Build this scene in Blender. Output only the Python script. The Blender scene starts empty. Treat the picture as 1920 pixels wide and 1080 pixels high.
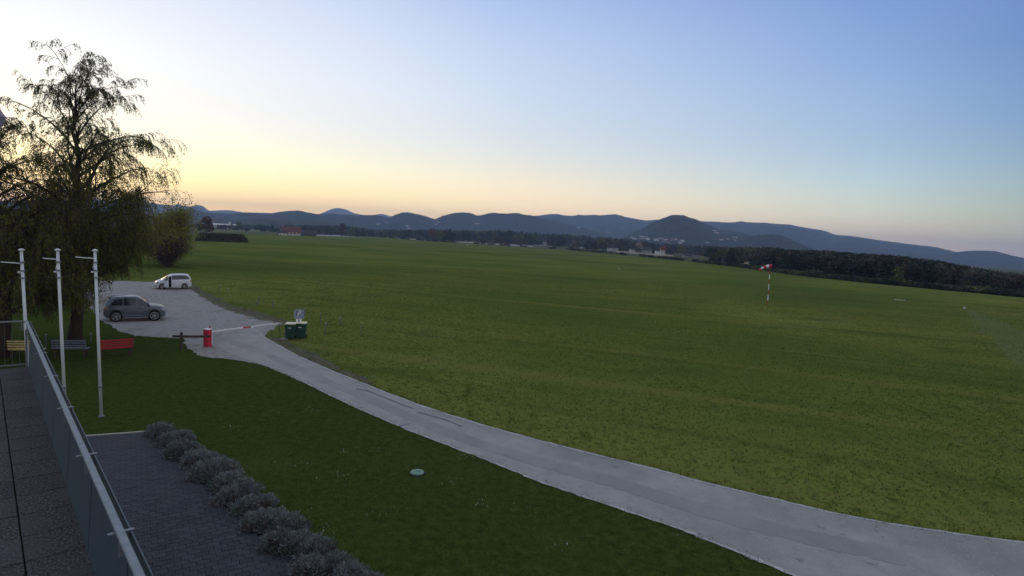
import bpy, math, random
import numpy as np
from mathutils import Matrix, Vector
from mathutils.bvhtree import BVHTree
S = bpy.context.scene
COL = S.collection
rad = math.radians

# ------------------------------------------------------------------ camera
CAMZ, FPX = 6.9, 1100.0
cd = bpy.data.cameras.new('camera'); cam = bpy.data.objects.new('camera', cd); COL.objects.link(cam); S.camera = cam
cd.sensor_width = 36; cd.lens = 36 * FPX / 1920; cd.clip_start = 0.1; cd.clip_end = 60000
CM = Matrix.Translation((0, 0, CAMZ)) @ (Matrix.Rotation(rad(90 - 4.68), 4, 'X') @ Matrix.Rotation(rad(2.98), 4, 'Z'))
cam.matrix_world = CM
C3 = CM.to_3x3()

# ------------------------------------------------------------------ sky, sun, exposure
SUN_AZ, SUN_EL = -41.0, 4.0          # degrees right of +Y, above horizon
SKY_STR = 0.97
NISH = 0.02
def lin(c):
    c = c / 255.0
    return c / 12.92 if c <= 0.04045 else ((c + 0.055) / 1.055) ** 2.4
def L(r, g, b): return (lin(r), lin(g), lin(b), 1)
w = bpy.data.worlds.new('World'); S.world = w; w.use_nodes = True
nt = w.node_tree; N = nt.nodes; K = nt.links
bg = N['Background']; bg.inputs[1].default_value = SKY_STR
sk = N.new('ShaderNodeTexSky'); sk.sky_type = 'NISHITA'; sk.sun_disc = False
sk.sun_elevation = rad(SUN_EL); sk.sun_rotation = rad(SUN_AZ); sk.air_density = 1; sk.dust_density = 1; sk.ozone_density = 3
tc = N.new('ShaderNodeTexCoord'); sep = N.new('ShaderNodeSeparateXYZ'); K.new(tc.outputs['Generated'], sep.inputs[0])
def mth(op, a, b=None, clamp=False):
    n = N.new('ShaderNodeMath'); n.operation = op; n.use_clamp = clamp
    for i, v in enumerate((a, b)):
        if v is None: continue
        if isinstance(v, (int, float)): n.inputs[i].default_value = v
        else: K.new(v, n.inputs[i])
    return n.outputs[0]
ELMAX = 60.0
elev = mth('MULTIPLY', mth('ARCSINE', sep.outputs[2]), 180 / math.pi / ELMAX, True)
sx, sy = math.sin(rad(SUN_AZ)), math.cos(rad(SUN_AZ))
dots = mth('ADD', mth('MULTIPLY', sep.outputs[0], sx), mth('MULTIPLY', sep.outputs[1], sy))
def ramp(stops):
    r = N.new('ShaderNodeValToRGB'); e = r.color_ramp
    while len(e.elements) > 1: e.elements.remove(e.elements[-1])
    e.elements[0].position = stops[0][0] / ELMAX; e.elements[0].color = L(*stops[0][1])
    for d, c in stops[1:]:
        q = e.elements.new(d / ELMAX); q.color = L(*c)
    K.new(elev, r.inputs[0]); return r.outputs[0]
# elevation in degrees -> sky colour, for five bearings from the sunset point
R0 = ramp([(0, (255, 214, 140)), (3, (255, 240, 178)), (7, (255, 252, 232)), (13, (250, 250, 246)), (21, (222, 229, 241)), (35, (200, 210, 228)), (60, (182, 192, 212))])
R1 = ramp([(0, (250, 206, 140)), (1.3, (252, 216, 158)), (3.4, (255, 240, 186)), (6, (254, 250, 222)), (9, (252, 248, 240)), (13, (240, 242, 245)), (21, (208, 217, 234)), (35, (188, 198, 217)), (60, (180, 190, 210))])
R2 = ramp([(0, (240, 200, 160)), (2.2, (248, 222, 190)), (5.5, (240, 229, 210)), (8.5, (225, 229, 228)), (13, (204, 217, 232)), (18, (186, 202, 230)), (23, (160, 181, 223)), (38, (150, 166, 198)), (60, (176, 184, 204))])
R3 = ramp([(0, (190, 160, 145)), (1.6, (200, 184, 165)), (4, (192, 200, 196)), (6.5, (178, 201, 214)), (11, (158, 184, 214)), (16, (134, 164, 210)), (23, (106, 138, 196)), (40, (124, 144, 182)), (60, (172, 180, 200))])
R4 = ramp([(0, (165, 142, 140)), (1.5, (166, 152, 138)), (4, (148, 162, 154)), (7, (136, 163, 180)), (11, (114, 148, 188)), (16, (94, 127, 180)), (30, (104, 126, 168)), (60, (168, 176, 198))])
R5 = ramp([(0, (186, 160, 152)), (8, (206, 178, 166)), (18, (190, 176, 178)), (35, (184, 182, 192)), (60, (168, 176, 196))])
def mixc(a, b, f0, f1):
    mr = N.new('ShaderNodeMapRange'); mr.inputs[1].default_value = f0; mr.inputs[2].default_value = f1
    mr.interpolation_type = 'LINEAR'; K.new(dots, mr.inputs[0])
    m = N.new('ShaderNodeMix'); m.data_type = 'RGBA'; K.new(mr.outputs[0], m.inputs[0]); K.new(a, m.inputs[6]); K.new(b, m.inputs[7])
    return m.outputs[2]
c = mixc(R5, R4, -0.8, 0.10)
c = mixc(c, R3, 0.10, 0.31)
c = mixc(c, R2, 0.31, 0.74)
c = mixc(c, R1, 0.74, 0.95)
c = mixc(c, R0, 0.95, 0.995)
# broad after-glow round the set sun
glow = mth('MULTIPLY', mth('POWER', mth('MAXIMUM', dots, 0.0), 60.0), 0.22)
gc = N.new('ShaderNodeMix'); gc.data_type = 'RGBA'; gc.blend_type = 'ADD'; gc.inputs[0].default_value = 1
sc = N.new('ShaderNodeVectorMath'); sc.operation = 'SCALE'; sc.inputs[0].default_value = (1, .8, .5); K.new(glow, sc.inputs[3])
K.new(c, gc.inputs[6]); K.new(sc.outputs[0], gc.inputs[7])
nm = N.new('ShaderNodeVectorMath'); nm.operation = 'SCALE'; nm.inputs[3].default_value = NISH; K.new(sk.outputs[0], nm.inputs[0])
ad = N.new('ShaderNodeVectorMath'); ad.operation = 'ADD'; K.new(gc.outputs[2], ad.inputs[0]); K.new(nm.outputs[0], ad.inputs[1])
hb1 = mth('SUBTRACT', 1.0, mth('MULTIPLY', elev, ELMAX / 12.0, True))
hb2 = mth('POWER', hb1, 2.6)
wv = N.new('ShaderNodeVectorMath'); wv.operation = 'SCALE'; wv.inputs[0].default_value = (2.0, 1.6, .62); K.new(hb2, wv.inputs[3])
wa = N.new('ShaderNodeVectorMath'); wa.operation = 'ADD'; wa.inputs[1].default_value = (1, 1, 1); K.new(wv.outputs[0], wa.inputs[0])
wm_ = N.new('ShaderNodeVectorMath'); wm_.operation = 'MULTIPLY'; K.new(ad.outputs[0], wm_.inputs[0]); K.new(wa.outputs[0], wm_.inputs[1])
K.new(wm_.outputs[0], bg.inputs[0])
sd = bpy.data.lights.new('sun', 'SUN'); sd.energy = 0.12; sd.angle = rad(8); sd.color = (1, .72, .45)
so = bpy.data.objects.new('sun', sd); COL.objects.link(so)
so.rotation_euler = (rad(90 - SUN_EL), 0, rad(180 - SUN_AZ))
so.rotation_euler = Vector((-math.sin(rad(SUN_AZ)) * math.cos(rad(SUN_EL)), -math.cos(rad(SUN_AZ)) * math.cos(rad(SUN_EL)), -math.sin(rad(SUN_EL)))).to_track_quat('-Z', 'Y').to_euler()
vs = S.view_settings; vs.view_transform = 'Standard'; vs.look = 'None'; vs.exposure = 0.3; vs.gamma = 1
S.cycles.volume_bounces = 1
S.cycles.max_bounces = 6

# ------------------------------------------------------------------ geometry helpers
def ray(x, y):
    return C3 @ Vector(((x - 960) / FPX, (540 - y) / FPX, -1))
def G(x, y, z=0.0):
    d = ray(x, y); t = (z - CAMZ) / d.z
    return Vector((d.x * t, d.y * t, z))
def AT(x, y, D):                       # point at horizontal distance D
    d = ray(x, y); h = math.hypot(d.x, d.y)
    return Vector((d.x / h * D, d.y / h * D, CAMZ + d.z / h * D))
def interp(pts, x):
    if x <= pts[0][0]: return pts[0][1]
    for (a, b), (c_, d) in zip(pts, pts[1:]):
        if x <= c_: return b + (d - b) * (x - a) / (c_ - a)
    return pts[-1][1]

class MB:
    def __init__(s): s.v = []; s.f = []; s.m = []; s.mi = 0
    def quad(s, a, b, c, d):
        n = len(s.v); s.v += [tuple(a), tuple(b), tuple(c), tuple(d)]; s.f.append((n, n + 1, n + 2, n + 3)); s.m.append(s.mi)
    def tri(s, a, b, c):
        n = len(s.v); s.v += [tuple(a), tuple(b), tuple(c)]; s.f.append((n, n + 1, n + 2)); s.m.append(s.mi)
    def poly(s, pts):
        n = len(s.v); s.v += [tuple(p) for p in pts]; s.f.append(tuple(range(n, n + len(pts)))); s.m.append(s.mi)
    def box(s, c, d, M=None, bev=0.0):
        x, y, z = d[0] / 2, d[1] / 2, d[2] / 2
        c = Vector(c)
        if bev > 0:
            b = bev; vs_ = []
            rings = [(-z, x - b, y - b), (-z + b, x, y), (z - b, x, y), (z, x - b, y - b)]
            n = len(s.v)
            for (zz, xx, yy) in rings:
                vs_ += [(-xx, -yy, zz), (xx, -yy, zz), (xx, yy, zz), (-xx, yy, zz)]
            for p in vs_:
                q = Vector(p)
                if M is not None: q = M @ q
                s.v.append(tuple(q + c))
            s.f.append((n + 3, n + 2, n + 1, n)); s.m.append(s.mi)
            for r in range(3):
                for k in range(4):
                    a = n + r * 4 + k; b2 = n + r * 4 + (k + 1) % 4
                    s.f.append((a, b2, b2 + 4, a + 4)); s.m.append(s.mi)
            s.f.append((n + 12, n + 13, n + 14, n + 15)); s.m.append(s.mi)
            return
        P = []
        for sx_ in (-1, 1):
            for sy_ in (-1, 1):
                for sz_ in (-1, 1):
                    q = Vector((sx_ * x, sy_ * y, sz_ * z))
                    if M is not None: q = M @ q
                    P.append(tuple(q + c))
        n = len(s.v); s.v += P
        for f in ((0, 1, 3, 2), (4, 6, 7, 5), (0, 4, 5, 1), (2, 3, 7, 6), (0, 2, 6, 4), (1, 5, 7, 3)):
            s.f.append(tuple(n + i for i in f)); s.m.append(s.mi)
    def tube(s, pts, rs, n=6, cap=True):
        pts = [Vector(p) for p in pts]
        if not isinstance(rs, (list, tuple)): rs = [rs] * len(pts)
        base = len(s.v); u = None
        for i, p in enumerate(pts):
            t = (pts[min(i + 1, len(pts) - 1)] - pts[max(i - 1, 0)])
            if t.length < 1e-9: t = Vector((0, 0, 1))
            t.normalize()
            if u is None:
                u = t.cross(Vector((0.31, 0.17, 0.93)))
                if u.length < 1e-3: u = t.cross(Vector((1, 0, 0)))
            u = (u - t * u.dot(t)).normalized(); v_ = t.cross(u)
            for k in range(n):
                a = 2 * math.pi * k / n
                s.v.append(tuple(p + (u * math.cos(a) + v_ * math.sin(a)) * rs[i]))
        for i in range(len(pts) - 1):
            for k in range(n):
                a = base + i * n + k; b = base + i * n + (k + 1) % n
                s.f.append((a, b, b + n, a + n)); s.m.append(s.mi)
        if cap:
            s.f.append(tuple(base + k for k in reversed(range(n)))); s.m.append(s.mi)
            e = base + (len(pts) - 1) * n
            s.f.append(tuple(e + k for k in range(n))); s.m.append(s.mi)
    def lathe(s, prof, n=16, c=(0, 0, 0), M=None):
        c = Vector(c); base = len(s.v)
        for r, z in prof:
            for k in range(n):
                a = 2 * math.pi * k / n
                q = Vector((r * math.cos(a), r * math.sin(a), z))
                if M is not None: q = M @ q
                s.v.append(tuple(q + c))
        for i in range(len(prof) - 1):
            for k in range(n):
                a = base + i * n + k; b = base + i * n + (k + 1) % n
                s.f.append((a, b, b + n, a + n)); s.m.append(s.mi)
    def mesh(s, name, mats, smooth=False):
        me = bpy.data.meshes.new(name); me.from_pydata(s.v, [], s.f)
        if not isinstance(mats, (list, tuple)): mats = [mats]
        for m in mats: me.materials.append(m)
        if len(mats) > 1: me.polygons.foreach_set('material_index', s.m)
        if smooth: me.polygons.foreach_set('use_smooth', [True] * len(s.f))
        me.update(); return me
    def build(s, name, mats, parent=None, smooth=False):
        return link(name, s.mesh(name, mats, smooth), parent)
def link(name, me, parent=None):
    o = bpy.data.objects.new(name, me); COL.objects.link(o)
    if parent: o.parent = parent
    return o
def tag(o, label=None, cat=None, group=None, kind=None):
    if label: o['label'] = label
    if cat: o['category'] = cat
    if group: o['group'] = group
    if kind: o['kind'] = kind
    return o
def empty(name, loc, rz, label, cat, group=None):
    o = bpy.data.objects.new(name, None); COL.objects.link(o); o.location = loc; o.rotation_euler = (0, 0, rz)
    return tag(o, label, cat, group)
def kids(o): return [c_ for c_ in bpy.data.objects if c_.parent == o]
def copy_tree(o, parent=None):
    c_ = o.copy(); COL.objects.link(c_)
    if parent: c_.parent = parent
    for ch in kids(o): copy_tree(ch, c_)
    return c_
def np_mesh(name, V, F, mats, midx=None, smooth=False):
    me = bpy.data.meshes.new(name); V = np.asarray(V, dtype=np.float32); F = np.asarray(F, dtype=np.int32)
    k = F.shape[1]
    me.vertices.add(len(V)); me.vertices.foreach_set('co', V.ravel())
    me.loops.add(F.size); me.loops.foreach_set('vertex_index', F.ravel())
    me.polygons.add(len(F)); me.polygons.foreach_set('loop_start', np.arange(0, F.size, k, dtype=np.int32))
    me.polygons.foreach_set('loop_total', np.full(len(F), k, dtype=np.int32))
    for m in (mats if isinstance(mats, (list, tuple)) else [mats]): me.materials.append(m)
    if midx is not None: me.polygons.foreach_set('material_index', np.asarray(midx, dtype=np.int32))
    if smooth: me.polygons.foreach_set('use_smooth', np.ones(len(F), dtype=bool))
    me.update(calc_edges=True); me.validate(); return me

# ------------------------------------------------------------------ materials
def base_mat(name, rough=0.8, metal=0.0, spec=0.3):
    m = bpy.data.materials.new(name); m.use_nodes = True
    b = m.node_tree.nodes['Principled BSDF']; b.inputs['Roughness'].default_value = rough
    b.inputs['Metallic'].default_value = metal; b.inputs['Specular IOR Level'].default_value = spec
    return m, m.node_tree, b
def noise_mat(name, cols, scale=5, rough=0.8, metal=0.0, spec=0.3, bump=0.0, bscale=None, detail=6, stretch=(1, 1, 1), second=None, rot=0.0, coord='Object', rand=0.0, lo=.3, hi=.7, transl=0.0):
    """cols: colour ramp stops spread over noise; second=(scale,colour,low,high): overlay patches"""
    m, t, b = base_mat(name, rough, metal, spec); n = t.nodes; k = t.links
    tcn = n.new('ShaderNodeTexCoord'); mp = n.new('ShaderNodeMapping'); mp.inputs['Scale'].default_value = stretch; mp.inputs['Rotation'].default_value = (0, 0, rot)
    k.new(tcn.outputs[coord], mp.inputs[0])
    nz = n.new('ShaderNodeTexNoise'); nz.inputs['Scale'].default_value = scale; nz.inputs['Detail'].default_value = detail; nz.inputs['Roughness'].default_value = .65
    k.new(mp.outputs[0], nz.inputs[0])
    cr = n.new('ShaderNodeValToRGB'); e = cr.color_ramp
    while len(e.elements) > 1: e.elements.remove(e.elements[-1])
    for i, c_ in enumerate(cols):
        pos = lo + (hi - lo) * i / max(1, len(cols) - 1)
        if i == 0: e.elements[0].position = pos; e.elements[0].color = (*c_, 1)
        else: q = e.elements.new(pos); q.color = (*c_, 1)
    k.new(nz.outputs[0], cr.inputs[0]); out = cr.outputs[0]
    for sec in (second or []):
        s2, c2, l2, h2 = sec[:4]
        z2 = n.new('ShaderNodeTexNoise'); z2.inputs['Scale'].default_value = s2; z2.inputs['Detail'].default_value = 5; k.new(tcn.outputs[coord], z2.inputs[0])
        if len(sec) > 4:
            mp2 = n.new('ShaderNodeMapping'); mp2.inputs['Scale'].default_value = sec[4]; mp2.inputs['Rotation'].default_value = (0, 0, sec[5] if len(sec) > 5 else 0)
            if len(sec) > 6: mp2.vector_type = 'TEXTURE'
            k.new(tcn.outputs[coord], mp2.inputs[0]); k.new(mp2.outputs[0], z2.inputs[0])
        mr = n.new('ShaderNodeMapRange'); mr.inputs[1].default_value = l2; mr.inputs[2].default_value = h2; k.new(z2.outputs[0], mr.inputs[0])
        mx = n.new('ShaderNodeMix'); mx.data_type = 'RGBA'; k.new(mr.outputs[0], mx.inputs[0]); k.new(out, mx.inputs[6]); mx.inputs[7].default_value = (*c2, 1); out = mx.outputs[2]
    if rand > 0:
        oi = n.new('ShaderNodeObjectInfo'); mr = n.new('ShaderNodeMapRange'); mr.inputs[3].default_value = 1 - rand; mr.inputs[4].default_value = 1 + rand
        k.new(oi.outputs['Random'], mr.inputs[0]); vm = n.new('ShaderNodeVectorMath'); vm.operation = 'SCALE'; k.new(out, vm.inputs[0]); k.new(mr.outputs[0], vm.inputs[3]); out = vm.outputs[0]
    k.new(out, b.inputs['Base Color'])
    if bump > 0:
        z3 = n.new('ShaderNodeTexNoise'); z3.inputs['Scale'].default_value = bscale or scale * 4; z3.inputs['Detail'].default_value = 6; k.new(tcn.outputs[coord], z3.inputs[0])
        bp = n.new('ShaderNodeBump'); bp.inputs['Strength'].default_value = bump; bp.inputs['Distance'].default_value = 0.05; k.new(z3.outputs[0], bp.inputs['Height']); k.new(bp.outputs[0], b.inputs['Normal'])
    if transl > 0:
        tr = n.new('ShaderNodeBsdfTranslucent'); k.new(out, tr.inputs[0]); ms = n.new('ShaderNodeMixShader'); ms.inputs[0].default_value = transl
        k.new(b.outputs[0], ms.inputs[1]); k.new(tr.outputs[0], ms.inputs[2]); k.new(ms.outputs[0], n['Material Output'].inputs[0])
    return m
def plain(name, c_, rough=.6, metal=0., spec=.4, var=.12):
    a = tuple(x * (1 - var) for x in c_); b_ = tuple(min(1, x * (1 + var)) for x in c_)
    return noise_mat(name, [a, b_], scale=7, rough=rough, metal=metal, spec=spec, detail=4)
M = {}
M['field'] = noise_mat('field_grass', [(.060, .080, .015), (.112, .138, .025), (.165, .184, .042), (.100, .128, .023)], scale=2.6, detail=12, rough=1, spec=0, lo=.36, hi=.64, bump=.9, bscale=5,
    second=[(.05, (.190, .200, .044), .48, .66), (.13, (.080, .112, .022), .54, .72, (1, 2.2, 1), .6), (.35, (.105, .110, .030), .58, .76, (1, .35, 1), .5), (2.2, (.125, .120, .050), .66, .76), (.9, (.040, .062, .012), .6, .8, (1, .4, 1), .3), (.025, (.082, .118, .022), .45, .6), (.30, (.165, .165, .042), .54, .70, (1, 22, 1), rad(69), 1), (.5, (.080, .104, .021), .52, .72, (1, 12, 1), rad(69), 1)])
M['lawn'] = noise_mat('lawn_grass', [(.032, .050, .010), (.048, .070, .014), (.066, .088, .020)], scale=4, detail=12, rough=1, spec=0, lo=.36, hi=.64, bump=1., bscale=14,
    second=[(.22, (.066, .080, .020), .52, .75), (3.5, (.080, .078, .035), .7, .8)])
M['plain'] = noise_mat('plain_soil', [(.050, .055, .026), (.075, .080, .030), (.085, .072, .045)], scale=.012, detail=8, rough=1, spec=.05, second=[(.05, (.045, .055, .02), .5, .6)])
M['road'] = noise_mat('pale_asphalt', [(.27, .262, .236), (.325, .315, .285), (.38, .365, .33)], scale=1.1, detail=10, rough=.9, spec=.2, bump=.35, bscale=40,
    second=[(.30, (.25, .243, .22), .48, .66), (3, (.22, .21, .185), .62, .74), (25, (.40, .39, .37), .58, .72), (.12, (.34, .33, .30), .5, .7)])
M['track'] = noise_mat('worn_wheel_track', [(.235, .23, .21), (.285, .275, .25)], scale=1.5, detail=8, rough=.85, spec=.25, bump=.3, bscale=40, second=[(.4, (.31, .30, .27), .45, .6)])
M['gravel'] = noise_mat('gravel', [(.20, .19, .17), (.30, .29, .262), (.41, .39, .35)], scale=3.5, detail=12, rough=.95, spec=.1, bump=.8, bscale=22,
    second=[(.25, (.31, .30, .275), .45, .65), (1.6, (.15, .13, .105), .60, .72), (.5, (.17, .155, .13), .58, .70, (1, .5, 1), .4)])
M['crack'] = plain('sealed_crack', (.14, .14, .135), .9)
M['kerb'] = noise_mat('road_edge_concrete', [(.40, .40, .38), (.52, .51, .47)], scale=3, rough=.9, bump=.3)
M['verge'] = noise_mat('bare_verge', [(.085, .075, .045), (.14, .125, .08), (.06, .075, .025)], scale=1.2, detail=10, rough=1, spec=.05, bump=1, bscale=12, lo=.35, hi=.65)
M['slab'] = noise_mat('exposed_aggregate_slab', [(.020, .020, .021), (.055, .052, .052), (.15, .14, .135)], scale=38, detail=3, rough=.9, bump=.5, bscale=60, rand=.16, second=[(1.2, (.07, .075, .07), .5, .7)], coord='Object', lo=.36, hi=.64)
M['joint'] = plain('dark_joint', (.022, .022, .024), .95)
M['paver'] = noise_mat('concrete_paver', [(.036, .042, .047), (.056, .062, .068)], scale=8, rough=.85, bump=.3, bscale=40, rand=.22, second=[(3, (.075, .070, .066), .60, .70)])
M['pavstuff'] = noise_mat('concrete_paver_far', [(.034, .040, .045), (.058, .062, .068)], scale=3, rough=.85, bump=.3, bscale=40, second=[(.8, (.062, .055, .054), .5, .7)])
M['edge'] = plain('pale_edging', (.42, .40, .30), .9)
M['wall'] = noise_mat('render_wall', [(.45, .44, .42), (.55, .54, .52)], scale=2, rough=.9, bump=.1)
M['panel'] = noise_mat('grey_blue_sheet', [(.045, .070, .082), (.062, .092, .105)], scale=.9, rough=.5, spec=.35, second=[(.5, (.050, .085, .090), .5, .65)])
M['steel'] = noise_mat('galvanised_steel', [(.15, .18, .19), (.23, .26, .27)], scale=9, rough=.55, metal=.1, spec=.5)
M['white'] = plain('white_paint', (.66, .72, .71), .45, var=.06)
M['whitetop'] = plain('bright_white', (.78, .80, .80), .5, var=.04)
M['black'] = plain('black_plastic', (.014, .014, .016), .5)
M['rubber'] = plain('tyre_rubber', (.012, .012, .013), .85, spec=.2)
M['rim_dark'] = plain('dark_alloy', (.06, .065, .075), .3, .7)
M['rim'] = plain('silver_alloy', (.45, .46, .48), .3, .8)
M['rimface'] = plain('bright_spoke', (.5, .52, .55), .25, .8)
M['suv'] = noise_mat('grey_car_paint', [(.105, .135, .160), (.118, .150, .178)], scale=3, rough=.28, metal=.35, spec=.6)
M['vanp'] = noise_mat('white_car_paint', [(.66, .70, .72), (.72, .75, .77)], scale=2, rough=.25, spec=.5)
M['glass'] = plain('dark_car_glass', (.012, .014, .02), .06, spec=.9)
M['chrome'] = plain('chrome', (.75, .75, .77), .15, 1.0)
M['red_lamp'] = plain('red_lamp', (.35, .03, .025), .2, spec=.7)
M['lamp'] = plain('clear_lamp', (.55, .58, .62), .12, spec=.8)
M['seatcloth'] = plain('dark_cloth', (.02, .02, .024), .9)
M['red'] = plain('red_paint', (.55, .018, .045), .5)
M['redbench'] = plain('red_bench_paint', (.42, .022, .030), .6)
M['bluebench'] = plain('grey_blue_bench_paint', (.15, .18, .26), .6)
M['yellow'] = noise_mat('yellow_bench_paint', [(.36, .20, .08), (.72, .58, .24), (.80, .70, .36)], scale=3, rough=.7, stretch=(1, 3, 3))
M['wood'] = noise_mat('dark_wood', [(.045, .035, .028), (.09, .07, .055)], scale=4, rough=.9, stretch=(1, 1, .2))
M['bin'] = plain('bin_green', (.018, .065, .045), .5)
M['binlid'] = plain('bin_lid', (.72, .68, .46), .5)
M['sign'] = plain('sign_blue_grey', (.26, .32, .40), .5)
M['signdark'] = plain('sign_dark', (.02, .025, .035), .5)
M['post'] = plain('marker_post_grey', (.15, .17, .165), .7)
M['manhole'] = plain('pale_green_lid', (.17, .29, .21), .6)
M['lavender'] = noise_mat('lavender_leaf', [(.11, .135, .12), (.19, .215, .205), (.32, .34, .35)], scale=6, rough=.9, spec=.1, rand=.12, second=[(2.0, (.13, .085, .085), .58, .7), (1.3, (.09, .15, .10), .58, .7)])
M['lavstem'] = plain('lavender_stem', (.06, .055, .04), .9)
M['bark'] = noise_mat('willow_bark', [(.035, .028, .020), (.075, .060, .045)], scale=6, rough=.95, bump=.6, bscale=14, stretch=(1, 1, .25))
M['leafdark'] = noise_mat('willow_leaf', [(.10, .11, .024), (.15, .16, .036), (.19, .18, .046)], scale=.8, rough=.8, spec=.1, transl=.42, detail=3)
M['leafolive'] = noise_mat('olive_leaf', [(.16, .165, .026), (.24, .23, .040), (.27, .22, .050)], scale=.5, rough=.8, spec=.2, transl=.3, detail=3)
M['twig'] = noise_mat('brown_twig', [(.060, .042, .034), (.105, .075, .060)], scale=.5, rough=.95, transl=.1)
M['brown'] = noise_mat('bare_crown', [(.042, .038, .028), (.085, .074, .055)], scale=.15, rough=1, rand=.3)
M['reddish'] = noise_mat('reddish_crown', [(.10, .055, .045), (.15, .08, .06)], scale=.2, rough=1, rand=.2)
M['conifer'] = noise_mat('conifer_crown', [(.020, .032, .022), (.040, .056, .032)], scale=.2, rough=1, rand=.3)
M['green'] = noise_mat('spring_green_crown', [(.060, .072, .022), (.105, .115, .035)], scale=.2, rough=1, rand=.3)
M['pale'] = noise_mat('pale_blossom_crown', [(.24, .22, .19), (.34, .31, .27)], scale=.3, rough=1, rand=.2)
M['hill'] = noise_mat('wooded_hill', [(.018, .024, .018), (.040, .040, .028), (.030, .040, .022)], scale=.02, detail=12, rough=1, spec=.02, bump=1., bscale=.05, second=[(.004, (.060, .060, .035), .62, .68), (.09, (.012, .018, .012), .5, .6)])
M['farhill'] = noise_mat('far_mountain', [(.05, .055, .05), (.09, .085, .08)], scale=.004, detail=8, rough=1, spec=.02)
M['rooftile'] = noise_mat('red_tile_roof', [(.085, .026, .024), (.14, .045, .038)], scale=.8, rough=.9, rand=.2)
M['darkroof'] = noise_mat('dark_roof', [(.03, .028, .03), (.06, .05, .05)], scale=.8, rough=.9, rand=.3)
M['plaster'] = noise_mat('pale_plaster', [(.52, .50, .47), (.68, .66, .62)], scale=.5, rough=.9, rand=.15)
M['greywall'] = noise_mat('grey_plaster', [(.28, .27, .27), (.38, .37, .36)], scale=.5, rough=.9, rand=.2)
M['pane'] = plain('window_pane', (.03, .035, .045), .15, spec=.8)
M['stripstone'] = noise_mat('pale_track', [(.30, .28, .26), (.40, .38, .35)], scale=.1, rough=1)
M['stubble'] = noise_mat('pale_dry_field', [(.20, .16, .10), (.28, .23, .15)], scale=.08, rough=1)
M['mown'] = noise_mat('mown_grass', [(.088, .112, .022), (.125, .148, .032)], scale=2.2, detail=10, rough=.95, spec=.1, bump=.8, bscale=6)
M['cloth_grey'] = plain('flag_cloth', (.30, .25, .34), .9)

# ------------------------------------------------------------------ ground
def sheet(name, pts, mat, z, label=None, cat=None, kind='structure', jag=0.0, seed=1, sub=None):
    """flat polygon sheet; outline optionally subdivided and roughened"""
    rnd = random.Random(seed); P = []
    pts = [Vector(p) for p in pts]
    for i, p in enumerate(pts):
        q = pts[(i + 1) % len(pts)]; d = (q - p).length
        n = 1 if not sub else max(1, min(60, int(d / sub)))
        for k_ in range(n):
            r = p.lerp(q, k_ / n)
            if jag and n > 1: r = r + Vector((rnd.gauss(0, jag), rnd.gauss(0, jag), 0))
            P.append((r.x, r.y, z))
    import bmesh
    bm = bmesh.new(); f = bm.faces.new([bm.verts.new(p) for p in P]); bmesh.ops.triangulate(bm, faces=[f])
    bmesh.ops.recalc_face_normals(bm, faces=bm.faces)
    me = bpy.data.meshes.new(name); bm.to_mesh(me); bm.free(); me.materials.append(mat)
    if me.polygons[0].normal.z < 0: me.flip_normals()
    o = link(name, me); return tag(o, label, cat, None, kind)
sheet('ground', [(-9000, -9000, 0), (9000, -9000, 0), (9000, 9000, 0), (-9000, 9000, 0)], M['plain'], -.012)
EDGE = [(430, 437.5), (500, 438.5), (590, 441.5), (700, 444), (800, 452), (900, 458), (1000, 464.5), (1100, 472), (1200, 481.5), (1300, 491), (1400, 503), (1500, 517), (1600, 528), (1700, 537.5), (1800, 547), (1920, 558), (2300, 592)]
fp = [G(x, y) for x, y in EDGE]
fp = [Vector((-900, 520, 0)), G(200, 441)] + fp + [Vector((150, -60, 0)), Vector((-900, -60, 0))]
sheet('field', fp, M['field'], 0.0)
# road and car park
UP = [(470, 612), (500, 634), (560, 668), (640, 702), (720, 734), (800, 764), (880, 789), (960, 812), (1040, 833), (1120, 853), (1230, 880), (1330, 907), (1450, 935), (1560, 961), (1680, 984), (1800, 1002), (1920, 1017), (2300, 1058)]
LO = [(400, 640), (430, 662), (500, 688), (560, 713), (620, 743), (680, 771), (760, 805), (820, 829), (900, 859), (960, 884), (1010, 904), (1100, 935), (1200, 968), (1300, 1003), (1400, 1044), (1490, 1082), (1800, 1230)]
def ribbon(name, A, B, mat, z, n=140, jag=.0, seed=2, kind='structure', parent=None, thick=0):
    """surface between two edge polylines given as world points"""
    rnd = random.Random(seed)
    def resample(P, n):
        P = [Vector(p) for p in P]; d = [0]
        for a, b in zip(P, P[1:]): d.append(d[-1] + (b - a).length)
        out = []
        for i in range(n + 1):
            t = d[-1] * i / n; j = 0
            while j < len(d) - 2 and d[j + 1] < t: j += 1
            out.append(P[j].lerp(P[j + 1], (t - d[j]) / (d[j + 1] - d[j])))
        return out
    A = resample(A, n); B = resample(B, n); mb = MB()
    ja = [rnd.gauss(0, jag) for _ in range(n + 1)]; jb = [rnd.gauss(0, jag) for _ in range(n + 1)]
    rows = []
    for i in range(n + 1):
        d = (B[i] - A[i]).normalized() if (B[i] - A[i]).length > 1e-6 else Vector((1, 0, 0))
        a = A[i] - d * ja[i]; b = B[i] + d * jb[i]; rows.append((a, b))
    for (a, b), (c_, d) in zip(rows, rows[1:]):
        mb.quad((a.x, a.y, z), (b.x, b.y, z), (d.x, d.y, z), (c_.x, c_.y, z))
        if thick:
            mb.quad((a.x, a.y, z - thick), (a.x, a.y, z), (c_.x, c_.y, z), (c_.x, c_.y, z - thick)); mb.quad((b.x, b.y, z), (b.x, b.y, z - thick), (d.x, d.y, z - thick), (d.x, d.y, z))
    o = mb.build(name, mat, parent)
    if kind: o['kind'] = kind
    return o
upw = [G(*p) for p in UP]; low = [G(*p) for p in LO]
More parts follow.
